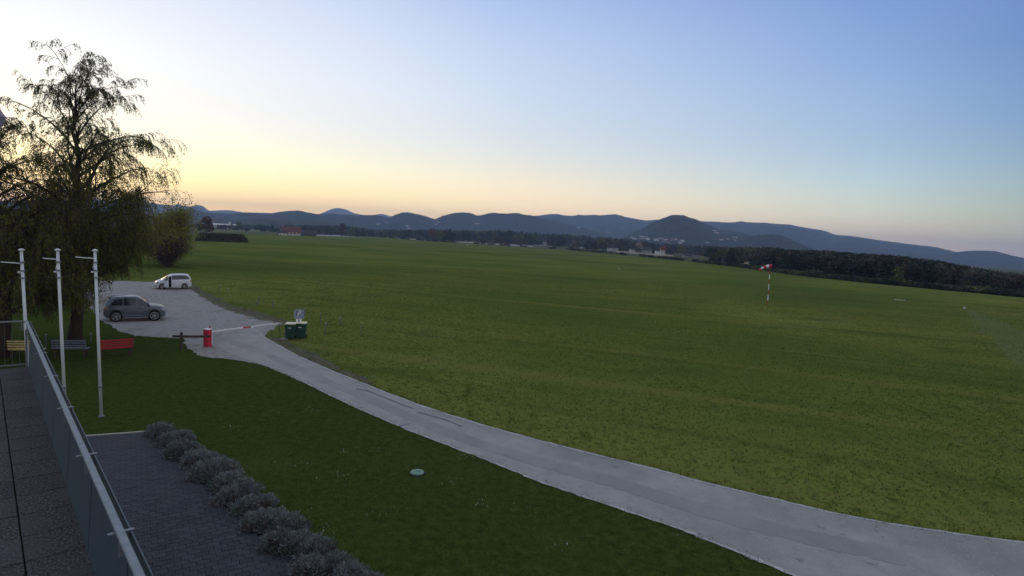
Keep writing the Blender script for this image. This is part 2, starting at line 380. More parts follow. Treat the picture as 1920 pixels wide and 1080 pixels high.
lot = [(404, 643), (385, 634), (330, 634), (300, 632), (250, 629), (215, 615), (190, 600), (165, 575), (150, 552), (60, 528), (-60, 520), (-60, 512), (100, 517), (190, 526), (262, 528), (340, 529.5), (358, 535), (368, 546), (400, 566), (432, 580), (470, 590), (497, 598), (512, 601), (530, 606), (520, 611), (505, 622), (498, 631), (475, 655)]
sheet('gravel_car_park', [G(*p) for p in lot], M['gravel'], .008, jag=.10, sub=.5, seed=3)
sheet('gravel_apron', [G(*p) for p in [(345, 634), (392, 631), (420, 640), (455, 660), (490, 684), (470, 680), (430, 674), (400, 672), (375, 668), (358, 658), (347, 645)]], M['gravel'], .012, jag=.05, sub=.35, seed=5)
ribbon('road', upw, low, M['road'], .016, jag=.035)
ribbon('road_edge_strip', [p for p in upw], [p + (q - p).normalized() * .10 for p, q in zip(upw, [low[min(i, len(low) - 1)] for i in range(len(upw))])], M['kerb'], .020, jag=.02, seed=9)
ribbon('road_edge_strip', [q + (p - q).normalized() * .09 for p, q in zip([upw[min(i + 1, len(upw) - 1)] for i in range(3, len(low))], low[3:])], low[3:], M['kerb'], .020, jag=.03, seed=19)
mid = [a.lerp(b, .5) for a, b in zip([u for u in upw], [low[min(i, len(low) - 1)] for i in range(len(upw))])]
tk = [(430, 640), (480, 655), (540, 682), (620, 718), (700, 751), (800, 795), (900, 832), (1000, 862), (1150, 903), (1300, 950), (1500, 1003), (1700, 1045)]
tka = [G(x, y - 3 - (y - 600) * .018) for x, y in tk]; tkb = [G(x, y + 4 + (y - 600) * .03) for x, y in tk]
ribbon('road_worn_strip', tka, tkb, M['track'], .020, jag=.03, seed=4, n=260)
# long crack and small ones
for i, pl in enumerate([[(668, 729), (690, 733), (712, 742), (735, 751), (760, 761), (775, 766)], [(784, 773), (810, 780), (840, 789), (865, 800)], [(748, 799), (762, 796), (768, 795)], [(1645, 984), (1640, 992), (1646, 1000)]]):
    A = [G(x, y) for x, y in pl]; B = [G(x, y + 1.5) for x, y in pl]
    ribbon('road_crack', A, B, M['crack'], .026, n=30, jag=.012, seed=20 + i)
# bare verge between car park and field
vg = [(340, 529), (362, 531), (378, 544), (410, 560), (440, 574), (480, 583), (515, 593), (540, 603), (520, 607), (495, 601), (465, 593), (430, 584), (398, 570), (366, 550)]
sheet('bare_verge', [G(*p) for p in vg], M['verge'], .013, jag=.16, sub=.5, seed=6)
vg2 = [(500, 634), (520, 632), (560, 650), (600, 668), (650, 695), (700, 716), (700, 725), (640, 702), (560, 668)]
sheet('roadside_verge', [G(*p) for p in vg2], M['verge'], .010, jag=.10, sub=.4, seed=7)
sheet('mown_track', [G(*p) for p in [(1806, 580), (1850, 590), (1960, 640), (2100, 700), (2000, 740), (1925, 700), (1870, 650), (1830, 610)]], M['mown'], .008, jag=.25, sub=1.2, seed=8)
# lawn on the near side of the road
lw = [low[i] for i in range(0, len(low))]
lawn = [G(404, 643), G(385, 634), G(330, 634), G(250, 629), G(190, 600), G(150, 566), G(0, 540), Vector((-60, 40, 0)), Vector((-60, -10, 0)), Vector((12, -10, 0))] + list(reversed(lw))
sheet('lawn', lawn, M['lawn'], .004)
# far strips and pale fields
sheet('runway_strip', [G(*p) for p in [(590, 440.6), (640, 441.2), (720, 443.2), (780, 447.6), (900, 455.6), (1000, 461.8), (1000, 463.2), (900, 457), (780, 449.6), (720, 444.6), (640, 443.2), (590, 442)]], M['stripstone'], .03)
for i, pl in enumerate([[(820, 449), (900, 453), (905, 456), (830, 451)], [(912, 454.5), (985, 458.5), (990, 462), (905, 457.5)], [(1155, 470), (1262, 478.5), (1262, 482), (1155, 473.5)], [(985, 457), (1100, 462), (1110, 466), (990, 460.5)], [(1290, 476), (1345, 480), (1350, 484), (1290, 480)], [(1395, 491), (1450, 495), (1455, 499), (1395, 495)], [(1700, 520), (1740, 525), (1745, 529), (1700, 526)], [(1820, 534), (1850, 540), (1855, 544), (1820, 541)], [(380, 430), (520, 431), (560, 434.5), (400, 434)]]):
    sheet('stubble_field', [G(*p) for p in pl], M['stubble'] if i not in (4, 8) else M['mown'], .02)

# ------------------------------------------------------------------ hills
def fract(x, y, seed):
    return 0
from mathutils import noise as NZ
def ridge(name, sky, D, mat, front=.75, back=1.25, rough=.01, foot=None, step=3.0, bump=1.2, rows=22, seed=0, label=None, foothold=0):
    """a real range: crest at distance D following the bearings and heights in sky, slopes down to both sides"""
    x0, x1 = sky[0][0], sky[-1][0]; n = int((x1 - x0) / step)
    V = []; F = []; R_ = rows
    for i in range(n + 1):
        px = x0 + (x1 - x0) * i / n; py = interp(sky, px)
        c_ = AT(px, py, D); h = max(2.0, c_.z); b = math.atan2(c_.x, c_.y)
        for j in range(R_ + 6 + 1):
            if j <= R_:
                t = j / R_; dist = D * (front + (1 - front) * t)
                prof = (t ** 1.25) * .55 + .45 * (math.sin((t - .5) * math.pi) * .5 + .5)
            else:
                t = 1 - (j - R_) / 6; dist = D * (1 + (back - 1) * (1 - t)); prof = t
            X, Y = math.sin(b) * dist, math.cos(b) * dist
            nn = NZ.fractal(Vector((X / (D * .07), Y / (D * .07), seed)), .9, 2.1, 6)
            z = h * prof
            z += h * nn * .30 * math.sin(min(1, t) * math.pi) if j != R_ else 0
            z += bump * NZ.fractal(Vector((X / 14, Y / 14, seed + 5)), .7, 2.2, 4) * (1 if j == R_ else 1.0)
            if j == 0 or j == R_ + 6: z = -3
            V.append((X, Y, z))
    m_ = R_ + 7
    for i in range(n):
        for j in range(m_ - 1):
            a = i * m_ + j; F.append((a, a + m_, a + m_ + 1, a + 1))
    o = link(name, np_mesh(name, V, F, mat, smooth=True)); o['kind'] = 'structure'
    HILLS.append((V, F)); return o
HILLS = []
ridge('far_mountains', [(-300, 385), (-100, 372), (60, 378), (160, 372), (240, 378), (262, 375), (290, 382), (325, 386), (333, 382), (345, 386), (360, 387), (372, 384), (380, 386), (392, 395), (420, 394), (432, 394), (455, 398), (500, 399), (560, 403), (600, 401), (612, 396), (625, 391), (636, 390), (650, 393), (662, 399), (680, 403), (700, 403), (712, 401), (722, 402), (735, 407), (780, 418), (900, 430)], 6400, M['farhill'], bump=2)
ridge('back_range', [(820, 424), (900, 412), (960, 407), (1010, 404), (1030, 401.5), (1045, 401), (1060, 404), (1080, 405), (1120, 404), (1155, 404), (1170, 408), (1195, 411), (1212, 413.5), (1240, 411), (1290, 412), (1320, 415), (1350, 417), (1375, 417), (1390, 414.5), (1400, 417), (1435, 418), (1465, 420.5), (1480, 421), (1500, 425), (1540, 432), (1565, 440), (1600, 443), (1660, 452), (1700, 457), (1715, 459), (1760, 464), (1790, 472), (1850, 482), (2000, 500), (2200, 512)], 4600, M['hill'], front=.55, bump=2.2, seed=3)
ridge('right_hill', [(1700, 488), (1760, 480), (1795, 472.5), (1815, 470.5), (1855, 469.5), (1870, 471.5), (1890, 477), (1925, 485), (2000, 478), (2100, 474), (2250, 500)], 3600, M['hill'], bump=2, seed=9)
ridge('mid_spur', [(880, 430), (980, 415), (1040, 415), (1075, 423), (1100, 430), (1140, 436), (1180, 444), (1240, 458)], 3300, M['hill'], bump=1.8, seed=5)
ridge('near_hills', [(-400, 398), (-150, 388), (60, 392), (200, 396), (300, 400), (340, 394), (352, 391.5), (365, 392), (380, 397), (400, 399), (430, 401), (455, 398.5), (480, 399), (500, 402), (525, 397), (545, 395), (560, 394.5), (580, 399), (600, 402), (625, 400), (640, 403), (690, 404), (705, 403), (728, 408), (742, 402), (755, 398), (765, 398), (780, 401), (800, 406), (815, 411), (832, 404), (850, 399.5), (865, 398), (880, 399), (893, 404), (905, 403), (915, 400), (925, 398.5), (935, 403), (945, 402), (955, 400), (970, 399), (980, 402), (1000, 405.5), (1015, 409), (1050, 418), (1090, 426), (1140, 441), (1180, 455)], 2900, M['hill'], bump=2.0, step=2, seed=1)
ridge('cone_shoulder', [(1290, 436), (1340, 430), (1358, 431), (1380, 433), (1400, 439), (1430, 446), (1470, 462), (1520, 476)], 2500, M['hill'], bump=1.6, seed=13, step=2)
ridge('cone_hill', [(1130, 458), (1165, 446), (1185, 437), (1205, 428), (1222, 418), (1240, 410), (1252, 405.5), (1262, 403), (1283, 403.5), (1290, 407), (1302, 410), (1318, 417), (1340, 427), (1365, 438), (1390, 447), (1420, 459), (1450, 470)], 2300, M['hill'], bump=1.6, step=2, front=.7, seed=7)
ridge('low_cone', [(1370, 454), (1395, 446), (1415, 442), (1432, 439.5), (1450, 439), (1465, 441), (1480, 447), (1500, 457), (1520, 466), (1560, 480)], 2000, M['hill'], bump=1.5, step=2, seed=11)
ridge('wooded_rise', [(-300, 405), (100, 408), (300, 414), (360, 413), (380, 411), (420, 410), (440, 412), (470, 410), (520, 409), (545, 411), (600, 414), (640, 420), (680, 426), (740, 436), (790, 441)], 1700, M['conifer'], bump=3.5, step=2, rows=16, seed=15)
BV = []
for V, F in HILLS: BV.append(BVHTree.FromPolygons(V, F))
def hit(px, py):
    d = ray(px, py).normalized(); o = Vector((0, 0, CAMZ)); best = None
    for b in BV:
        r = b.ray_cast(o, d)
        if r[0] is not None and (best is None or r[3] < best[1]): best = (r[0], r[3])
    if d.z < -1e-4:
        t = -CAMZ / d.z
        if best is None or t < best[1]: return o + d * t
    return best[0] if best else None

# ------------------------------------------------------------------ foliage
rs = np.random.RandomState(7)
def leaf_quads(C, L_, W_, D_):
    """C centres (n,3); D_ long axis directions (n,3); rhombic leaves"""
    n = len(C); A = rs.normal(size=(n, 3)); D_ = D_ / np.linalg.norm(D_, axis=1)[:, None]
    S_ = np.cross(D_, A); S_ /= np.linalg.norm(S_, axis=1)[:, None] + 1e-9
    L_ = np.asarray(L_).reshape(-1, 1) * np.ones((n, 1)); W_ = np.asarray(W_).reshape(-1, 1) * np.ones((n, 1))
    V = np.stack([C - D_ * L_ / 2, C + S_ * W_ / 2, C + D_ * L_ / 2, C - S_ * W_ / 2], 1).reshape(-1, 3)
    F = np.arange(4 * n).reshape(n, 4); return V, F
def curve_pts(p, d, length, n, rnd, wob=.12, droop=0.0, up=0.0):
    pts = [Vector(p)]; d = Vector(d).normalized(); s = length / n
    for i in range(n):
        d = (d + Vector((rnd.gauss(0, wob), rnd.gauss(0, wob), rnd.gauss(0, wob) + up - droop * (i / n)))).normalized()
        pts.append(pts[-1] + d * s)
    return pts
def willow(loc, label, H, R, seed, low_start=.33, dense=1.0, name='weeping_willow', bias=(0, 0), lean=(0, 0), trunk_r=.31, curtain=1.0, top_thin=True, leafmat='leafdark', zmin=lambda x, y: 1.5):
    rnd = random.Random(seed); root = empty(name, loc, 0, label, 'tree')
    T = MB(); hts = []
    tp = [Vector((0, 0, -.1))]; n = 12
    for i in range(1, n + 1):
        t = i / n; tp.append(Vector((lean[0] * t + rnd.gauss(0, .10) * t + .25 * math.sin(t * 5), lean[1] * t + rnd.gauss(0, .10), H * .93 * t)))
    rr = [trunk_r * (1.25 if i == 0 else 1) * (1 - .93 * (i / n) ** 1.0) + .015 for i in range(n + 1)]
    T.tube(tp, rr, 9)
    def tpos(t):
        x = t * n / 1.0; i = min(n - 1, int(x)); return tp[i].lerp(tp[i + 1], x - i), rr[i]
    strands = []; lc = []; ld = []; ll = []
    nl = 44
    Cw = MB()
    for q in range(nl):
        t = low_start * .62 + (1 - low_start * .62) * ((q + .5) / nl) ** .95
        p, r = tpos(min(.985, t)); az = q * 2.39996 + rnd.uniform(-.3, .3)
        rad_h = R * interp([(0, .8), (.25, 1.0), (.42, 1.0), (.55, .86), (.7, .70), (.85, .52), (1, .34)], t) * rnd.uniform(.78, 1.12)
        el = interp([(0, .55), (.4, .60), (.7, .82), (.9, 1.1), (1, 1.3)], t) + rnd.uniform(-.15, .15)
        d = Vector((math.cos(az) * math.cos(el) + bias[0], math.sin(az) * math.cos(el) + bias[1], math.sin(el)))
        Ln = rad_h * 1.2
        dh = d.normalized(); sd_h = .8 * dh.x + .6 * dh.y
        if p.z < 6.2 and sd_h > .2: Ln = min(Ln, 2.5 / sd_h)
        lp = curve_pts(p, d, Ln, 8, rnd, .10, droop=interp([(.2, .12), (.4, .24), (.6, .36), (1, .30)], t))
        lp = [v if k < 2 else Vector((v.x, v.y, max(v.z, zmin(v.x, v.y) + .5 + .1 * k))) for k, v in enumerate(lp)]
        for k in range(1, 9):
            v = lp[k]; lim = R * interp([(.3, .98), (.5, .95), (.72, .80), (.88, .62), (1.1, .42)], v.z / H); hd_ = math.hypot(v.x, v.y)
            if hd_ > lim: lp[k] = Vector((v.x * lim / hd_, v.y * lim / hd_, v.z - .25 * (hd_ - lim)))
        br = [max(.012, r * .48 * (1 - k / 8.5)) for k in range(9)]
        T.tube(lp, br, 6, False)
        ns = 9
        for s in range(ns):
            k = 1.2 + 6.6 * s / (ns - 1) + rnd.uniform(-.3, .3); i = min(7, int(k)); sp = lp[i].lerp(lp[i + 1], k - i)
            dd = (lp[i + 1] - lp[i]).normalized(); side = dd.cross(Vector((0, 0, 1))).normalized() * (1 if s % 2 else -1)
            d2 = dd * .7 + side * rnd.uniform(.3, 1.1) + Vector((0, 0, rnd.uniform(.1, .8)))
            L2 = Ln * rnd.uniform(.22, .42)
            b2 = curve_pts(sp, d2, L2, 5, rnd, .16, droop=.42)
            b2 = [v if k < 1 else Vector((v.x, v.y, max(v.z, zmin(v.x, v.y) + .35))) for k, v in enumerate(b2)]
            T.tube(b2, [max(.006, br[i] * .4 * (1 - m_ / 5.6)) for m_ in range(6)], 4, False)
            for m_ in range(int(9 * dense * interp([(0, 1), (.45, 1), (.62, .62), (1, .55)], lp[i].z / H))):
                kk = rnd.uniform(.8, 5); j = min(4, int(kk)); q0 = b2[j].lerp(b2[j + 1], kk - j)
                # hanging strand
                hgt = q0.z / H
                hang = interp([(0, 1.1), (.3, 2.4), (.45, 2.3), (.6, 1.3), (.8, .62), (1, .4)], hgt) * rnd.uniform(.5, 1.25) * curtain * (R / 5.2)
                hang = min(hang, q0.z - (zmin(q0.x, q0.y) + .13 * max(0, -q0.y)) * rnd.uniform(1.0, 1.35))
                if hang < .15: continue
                if q0.z < zmin(q0.x, q0.y) + .3: continue
                d3 = (b2[j + 1] - b2[j]).normalized() * .9 + Vector((rnd.gauss(0, .3), rnd.gauss(0, .3), .1))
                st = [q0]; dc = d3.normalized(); seg = 6
                for z_ in range(seg):
                    dc = (dc * .72 + Vector((rnd.gauss(0, .06), rnd.gauss(0, .06), -.42))).normalized(); st.append(st[-1] + dc * hang / seg)
                Cw.tube([st[0], st[2], st[4], st[6]], [.011, .009, .007, .005], 3, False)
                sp_leaf = .10 if hgt < .55 else .085
                start = .05 if hgt < .6 else .2
                nlv = max(3, int(hang * (1 - start) / sp_leaf))
                for e in range(nlv):
                    u = start + (1 - start) * rnd.random(); x = u * seg; i_ = min(seg - 1, int(x))
                    c0 = st[i_].lerp(st[i_ + 1], x - i_); lc.append((c0.x + rnd.gauss(0, .05), c0.y + rnd.gauss(0, .05), c0.z + rnd.gauss(0, .03)))
                    ld.append((rnd.gauss(0, .55), rnd.gauss(0, .55), -1)); ll.append(rnd.uniform(.07, .15) * (1.2 if hgt < .5 else .95))
    V, F = leaf_quads(np.array(lc), np.array(ll), np.array(ll) * .34, np.array(ld))
    T.build('trunk', M['bark'], root, True)
    n0 = len(Cw.v); Cv = np.array(Cw.v); Cf = np.array(Cw.f)
    Va = np.concatenate([Cv, V]); Fa = np.concatenate([Cf, F + n0]); mi = np.concatenate([np.zeros(len(Cf), int), np.ones(len(F), int)])
    link('crown', np_mesh('crown', Va, Fa, [M['bark'], M[leafmat]], mi), root)
    return root
tw = G(138, 648); willow(tw, 'tall weeping willow behind the grey-blue bench, its thin top standing against the sunset', 14.6, 5.8, 11, dense=2.5, bias=(.09, .02), curtain=1.0, lean=(.5, 0), zmin=lambda x, y: interp([(-9, 1.8), (0, 2.3), (.8, 2.6), (1.1, 3.2), (2.4, 3.3), (2.8, 6.7), (3.5, 7.4), (9, 7.4)], .8 * x + .6 * y))
w2 = AT(2, 600, 37); w2.z = 0
willow(w2, 'lower dense willow at the left edge behind the yellow bench', 10.8, 4.4, 23, low_start=.3, dense=1.9, curtain=1.3, trunk_r=.33, zmin=lambda x, y: interp([(-9, 1.3), (1.5, 1.6), (3.2, 2.2), (3.8, 6.5), (9, 8)], .77 * x + .64 * y))
w3 = AT(120, 575, 60); w3.z = 0
willow(w3, 'olive willow farther back behind the trunk of the tall weeping willow', 10.0, 4.6, 31, low_start=.3, dense=1.6, curtain=1.25, trunk_r=.24, leafmat='leafolive', bias=(0, 0))

def shrub_tree(name, loc, label, H, R, seed, nst, nleaf, lsize, leafm, zlow=.12, cat='tree', shape=None, barkm='twig', twigs=400):
    rnd = random.Random(seed); root = empty(name, loc, 0, label, cat); T = MB(); tips = []
    for q in range(nst):
        az = q * 2.4 + rnd.uniform(-.4, .4); el = rnd.uniform(.75, 1.45); d = Vector((math.cos(az) * math.cos(el), math.sin(az) * math.cos(el), math.sin(el)))
        p = curve_pts(Vector((rnd.gauss(0, .1 * R / 4), rnd.gauss(0, .1 * R / 4), 0)), d, H * rnd.uniform(.7, .95), 7, rnd, .10)
        T.tube(p, [max(.02, H * .015 * (1 - k / 7.5)) for k in range(8)], 5, False)
        for k in range(twigs // nst):
            u = rnd.uniform(1, 6.9); i = int(u); a = p[i].lerp(p[i + 1], u - i)
            dd = Vector((rnd.gauss(0, 1), rnd.gauss(0, 1), rnd.uniform(.1, 1.3))).normalized()
            b = curve_pts(a, dd, R * rnd.uniform(.25, .75), 3, rnd, .2)
            T.tube(b, [.022, .016, .012, .008], 3, False); tips += b[1:]
    tips = [t for t in tips if t.z > H * zlow]
    C = np.array([tips[rnd.randrange(len(tips))] for _ in range(nleaf)]) + rs.normal(size=(nleaf, 3)) * R * .075
    D_ = rs.normal(size=(nleaf, 3)) + np.array([0, 0, .3]); ls = rs.uniform(.6, 1.3, nleaf) * lsize
    V, F = leaf_quads(C, ls, ls * .5, D_); T.build('trunk', M[barkm], root); link('crown', np_mesh('crown', V, F, M[leafm]), root)
    return root
shrub_tree('spreading_tree', G(318, 498), 'round olive-green tree standing in the field behind the white minivan', 9.4, 5.6, 3, 13, 17000, .30, 'leafolive', zlow=.22, twigs=1100)
shrub_tree('bare_bush', G(312, 501), 'brown leafless bush at the foot of the round olive-green tree', 5.2, 2.9, 5, 14, 9000, .22, 'twig', zlow=.02, cat='bush', twigs=700)

# distant tree meshes
def crown_mesh(kind, seed, nq=230):
    rnd = np.random.RandomState(seed)
    if kind == 'conifer':
        n = nq; t = rnd.rand(n) ** .7; t = 1 - t; a = rnd.rand(n) * 6.283; r = (1 - t) * .20 * rnd.uniform(.6, 1.15, n) + .01
        C = np.stack([np.cos(a) * r, np.sin(a) * r, .08 + t * .92], 1); D_ = np.stack([np.cos(a), np.sin(a), -.5 + 0 * a], 1); ls = .15 * (1 - t) + .05
        W = ls * .7
    else:
        k = {'round': 7, 'tall': 6, 'bush': 6}[kind]
        if kind == 'tall': cc = np.stack([rnd.normal(0, .07, k), rnd.normal(0, .07, k), np.linspace(.3, .86, k)], 1); rr = rnd.uniform(.10, .15, k)
        elif kind == 'bush': cc = np.stack([rnd.normal(0, .32, k), rnd.normal(0, .32, k), rnd.uniform(.2, .62, k)], 1); rr = rnd.uniform(.24, .36, k)
        else: cc = np.stack([rnd.normal(0, .17, k), rnd.normal(0, .17, k), rnd.uniform(.38, .8, k)], 1); rr = rnd.uniform(.14, .23, k)
        q = rnd.randint(0, k, nq); u = rnd.normal(size=(nq, 3)); u /= np.linalg.norm(u, axis=1)[:, None]
        C = cc[q] + u * (rr[q] * rnd.uniform(.55, 1.05, nq))[:, None]; C[:, 2] = np.clip(C[:, 2], .03, 1.0); D_ = rnd.normal(size=(nq, 3)) + [0, 0, .8]
        ls = rnd.uniform(.07, .14, nq); W = ls * .62
        if kind == 'bush': ls = ls * 1.5; W = W * 1.5
    V, F = leaf_quads(C, ls, W, D_)
    return V, F
VAR = {}
for kd, sd_, in (('conifer', 1), ('round', 2), ('tall', 3), ('bush', 4)):
    for v_ in range(3): VAR[(kd, v_)] = crown_mesh(kd, sd_ * 10 + v_, 420 if kd != 'conifer' else 320)
MESHC = {}
def tree_mesh(kd, v_, matn):
    if (kd, v_, matn) not in MESHC:
        V, F = VAR[(kd, v_)]; MESHC[(kd, v_, matn)] = np_mesh('crown', V, F, M[matn])
    return MESHC[(kd, v_, matn)]
tm = MB(); tm.tube([(0, 0, -.02), (.01, 0, .3), (0, .01, .8)], [.022, .016, .005], 5)
tm.tube([(0, 0, .35), (.12, .05, .6), (.18, .08, .75)], [.011, .007, .003], 4, False); tm.tube([(0, 0, .42), (-.1, -.06, .62), (-.16, -.1, .78)], [.011, .007, .003], 4, False); tm.tube([(0, 0, .5), (.04, -.1, .7)], [.009, .003], 4, False)
TRUNK = tm.mesh('trunk', M['bark'])
WIDE = {'conifer': 1, 'round': 1, 'tall': 1, 'bush': 1}
def place_tree(px, base_py, top_py, kd, matn, label, name, cat='tree', group=None, D=None, wide=1.0, v=0, rz=None):
    if D is None: p = G(px, base_py)
    else: p = AT(px, 450, D); p.z = 0
    dist = math.hypot(p.x, p.y); top = AT(px, top_py, dist); h = max(1.0, top.z)
    e = empty(name, p, rz if rz is not None else random.random() * 6, label, cat, group)
    c_ = link('crown', tree_mesh(kd, v, matn), e); c_.scale = (h * wide, h * wide, h)
    if kd != 'bush': t = link('trunk', TRUNK, e); t.scale = (h, h, h)
    return e
random.seed(5)
# trees one can tell apart
SP = [
 (388, 440, 404, 'tall', 'reddish', 'reddish bare tree at the left end of the dark clipped hedge', 'bare_tree', 1.6),
 (376, 441, 416, 'round', 'brown', 'brown bare tree just left of the reddish bare tree', 'bare_tree', 1.0),
 (448, 434, 414, 'round', 'green', 'small olive tree above the right half of the dark clipped hedge', 'field_tree', .9),
 (462, 434, 424, 'bush', 'conifer', 'dark bush right of the small olive tree beyond the clipped hedge', 'dark_bush', .8),
 (641, 443, 418, 'tall', 'reddish', 'reddish leafless tree standing left of the tree line beyond the runway', 'bare_tree', 1.6),
 (672, 444, 426, 'bush', 'brown', 'broad brown bush right of the reddish leafless tree', 'bare_bush', .9),
 (655, 444, 427, 'round', 'green', 'dull green tree between the reddish tree and the broad brown bush', 'field_tree', 1.1),
 (812, 453, 427, 'round', 'reddish', 'orange-brown tree left of the middle of the field edge', 'autumn_tree', 1.1),
 (826, 454, 432, 'round', 'green', 'green tree just right of the orange-brown tree', 'field_tree', 1.2),
 (903, 458, 444, 'bush', 'green', 'dark green bush between two pale strips at the field edge', 'field_bush', .9),
 (935, 461, 441, 'round', 'brown', 'round grey-brown tree in front of the pale strip', 'bare_tree', 1.3),
 (948, 461, 448, 'bush', 'reddish', 'small rusty bush right of the round grey-brown tree', 'rusty_bush', .5),
 (1000, 461, 437, 'round', 'green', 'tall pale green tree above the pale strip in the middle', 'field_tree', 1.0),
 (1075, 469, 451, 'tall', 'pale', 'white blossoming tree beyond the middle of the field edge', 'blossom_tree', 1.5),
 (1198, 474, 452, 'round', 'pale', 'pale grey tree between the two white houses', 'pale_tree', .9),
 (1316, 484, 470, 'round', 'green', 'pale green tree beside the grey sheds', 'field_tree', 1.1),
 (1340, 492, 470, 'round', 'reddish', 'rusty tree right of the grey sheds', 'rusty_tree', 1.1),
 (1360, 494, 468, 'round', 'reddish', 'broad rusty tree left of the windsock', 'rusty_tree', 1.3),
 (1532, 515, 487, 'tall', 'pale', 'pale birch-like tree in front of the dark wood', 'pale_tree', 1.0),
 (1637, 524, 496, 'tall', 'green', 'thin pale green tree at the front of the dark wood', 'field_tree', .8),
 (1652, 525, 496, 'tall', 'pale', 'thin whitish tree beside the thin pale green tree', 'pale_tree', .7),
 (1683, 536, 499, 'tall', 'green', 'tall yellow-green tree at the field edge before the wood', 'field_tree', 1.3),
 (1746, 532, 497, 'tall', 'green', 'slim pale tree right of the tall yellow-green tree', 'field_tree', .8),
 (1768, 540, 504, 'round', 'green', 'rounded green tree before the wood at the right', 'field_tree', 1.0),
 (1811, 546, 525, 'round', 'green', 'small round dark green tree at the right field edge', 'field_tree', 1.2),
 (1848, 549, 530, 'bush', 'green', 'bright green bush at the right field edge', 'field_bush', .7),
 (1884, 551, 534, 'round', 'green', 'last small green tree near the right border of the view', 'field_tree', 1.1)]
for i, (px, b, t, kd, mt_, lb, nm_, wd) in enumerate(SP):
    place_tree(px, b, t, kd, mt_, lb, nm_, cat='bush' if 'bush' in nm_ else 'tree', wide=wd, v=i % 3)
# the wood and tree belts: individual front trees, the mass behind as stuff
TOP = [(640, 432), (700, 431), (750, 430), (800, 427), (820, 425), (900, 430), (950, 433), (1000, 436), (1050, 438), (1100, 440), (1150, 443), (1200, 448), (1260, 456), (1330, 460), (1400, 460), (1450, 461), (1490, 466), (1550, 467), (1620, 473), (1665, 475), (1740, 483), (1790, 491), (1830, 499), (1870, 506), (1920, 512), (2100, 530), (2300, 545)]
acc = {}
HPX = [471, 483, 523, 594, 606, 618, 626, 713, 745, 774, 862, 873, 1022, 1148, 1156, 1187, 1215, 1235, 1244, 1292, 1307]
def scatter(px, D, h, kd, matn, wide=1.0):
    p = AT(px, 450, D); V, F = VAR[(kd, random.randrange(3))]; a = random.random() * 6.28; ca, sa = math.cos(a), math.sin(a)
    W_ = V * np.array([h * wide, h * wide, h]); X = W_[:, 0] * ca - W_[:, 1] * sa + p.x; Y = W_[:, 0] * sa + W_[:, 1] * ca + p.y
    acc.setdefault(matn, []).append(np.stack([X, Y, W_[:, 2]], 1))
def edgeD(px):
    y = interp(EDGE, px); g = G(px, y); return math.hypot(g.x, g.y)
for i in range(1150):                              # belt from the runway to the right border
    px = random.uniform(600, 2250); e = edgeD(px); right = px > 1440
    D = e * (1.06 + 1.5 * random.random() ** 1.4) if right else e * random.uniform(1.03, 1.15) + random.random() ** 1.2 * 900
    if 1110 < px < 1330 and D < 620: continue
    if 880 < px < 1110 and D < e * 1.32: continue
    if any(abs(px - h_) < 8 for h_ in HPX) and D < e * 1.75: continue
    top = AT(px, interp(TOP, px) + abs(random.gauss(0, 1.5 if right else 4)) + random.uniform(0, 2), D).z
    h = min(top, 24)
    if h < 2.5: continue
    if right: kd, mt_ = random.choice([('round', 'brown')] * 3 + [('conifer', 'conifer')] * (6 if D > e * 1.4 else 1) + [('round', 'conifer')] * 2)
    else: kd, mt_ = random.choice([('round', 'brown')] * 4 + [('conifer', 'conifer')] * 4 + [('round', 'green')] * 2 + [('bush', 'brown')] * 2 + [('round', 'conifer')] * 2)
    scatter(px, D, h * (.72 if kd == 'bush' else 1), kd, mt_, 1.5 if kd == 'conifer' else 1.3)
for i in range(750):                               # far dark conifer belt
    px = random.uniform(360, 1500); D = random.uniform(900, 1500); tgt = interp([(360, 419), (640, 421), (700, 428), (800, 430), (950, 430), (1000, 433), (1100, 439), (1200, 452), (1300, 458), (1500, 468)], px)
    h = min(24, AT(px, tgt + abs(random.gauss(0, 2.5)), D).z)
    if h > 3: scatter(px, D, h, random.choice(['conifer', 'conifer', 'round']), random.choice(['conifer', 'conifer', 'brown', 'green']), 1.6)
for i in range(700):                               # scrub along the field edge
    px = random.uniform(640, 2250)
    if 880 < px < 1110 and random.random() < .7: continue
    if any(abs(px - h_) < 8 for h_ in HPX) and random.random() < .8: continue
    D = edgeD(px) * random.uniform(1.01, 1.05); k_ = D / 300
    scatter(px, D, random.uniform(.7, 1.5) * (1 + k_ * .5), 'bush', random.choice(['conifer', 'brown', 'conifer', 'green']), 2.0)
NM = {'brown': 'leafless_wood', 'conifer': 'conifer_wood', 'green': 'spring_wood'}
LB = {'brown': 'brown leafless wood beyond the far edge of the field', 'conifer': 'dark conifer wood and scrub beyond the far edge of the field', 'green': 'dull green trees scattered through the wood beyond the field'}
for mn, lst in acc.items():
    V = np.concatenate(lst); F = np.arange(len(V)).reshape(-1, 4)
    tag(link(NM[mn], np_mesh(NM[mn], V, F, M[mn])), LB[mn], 'wood', None, 'stuff')
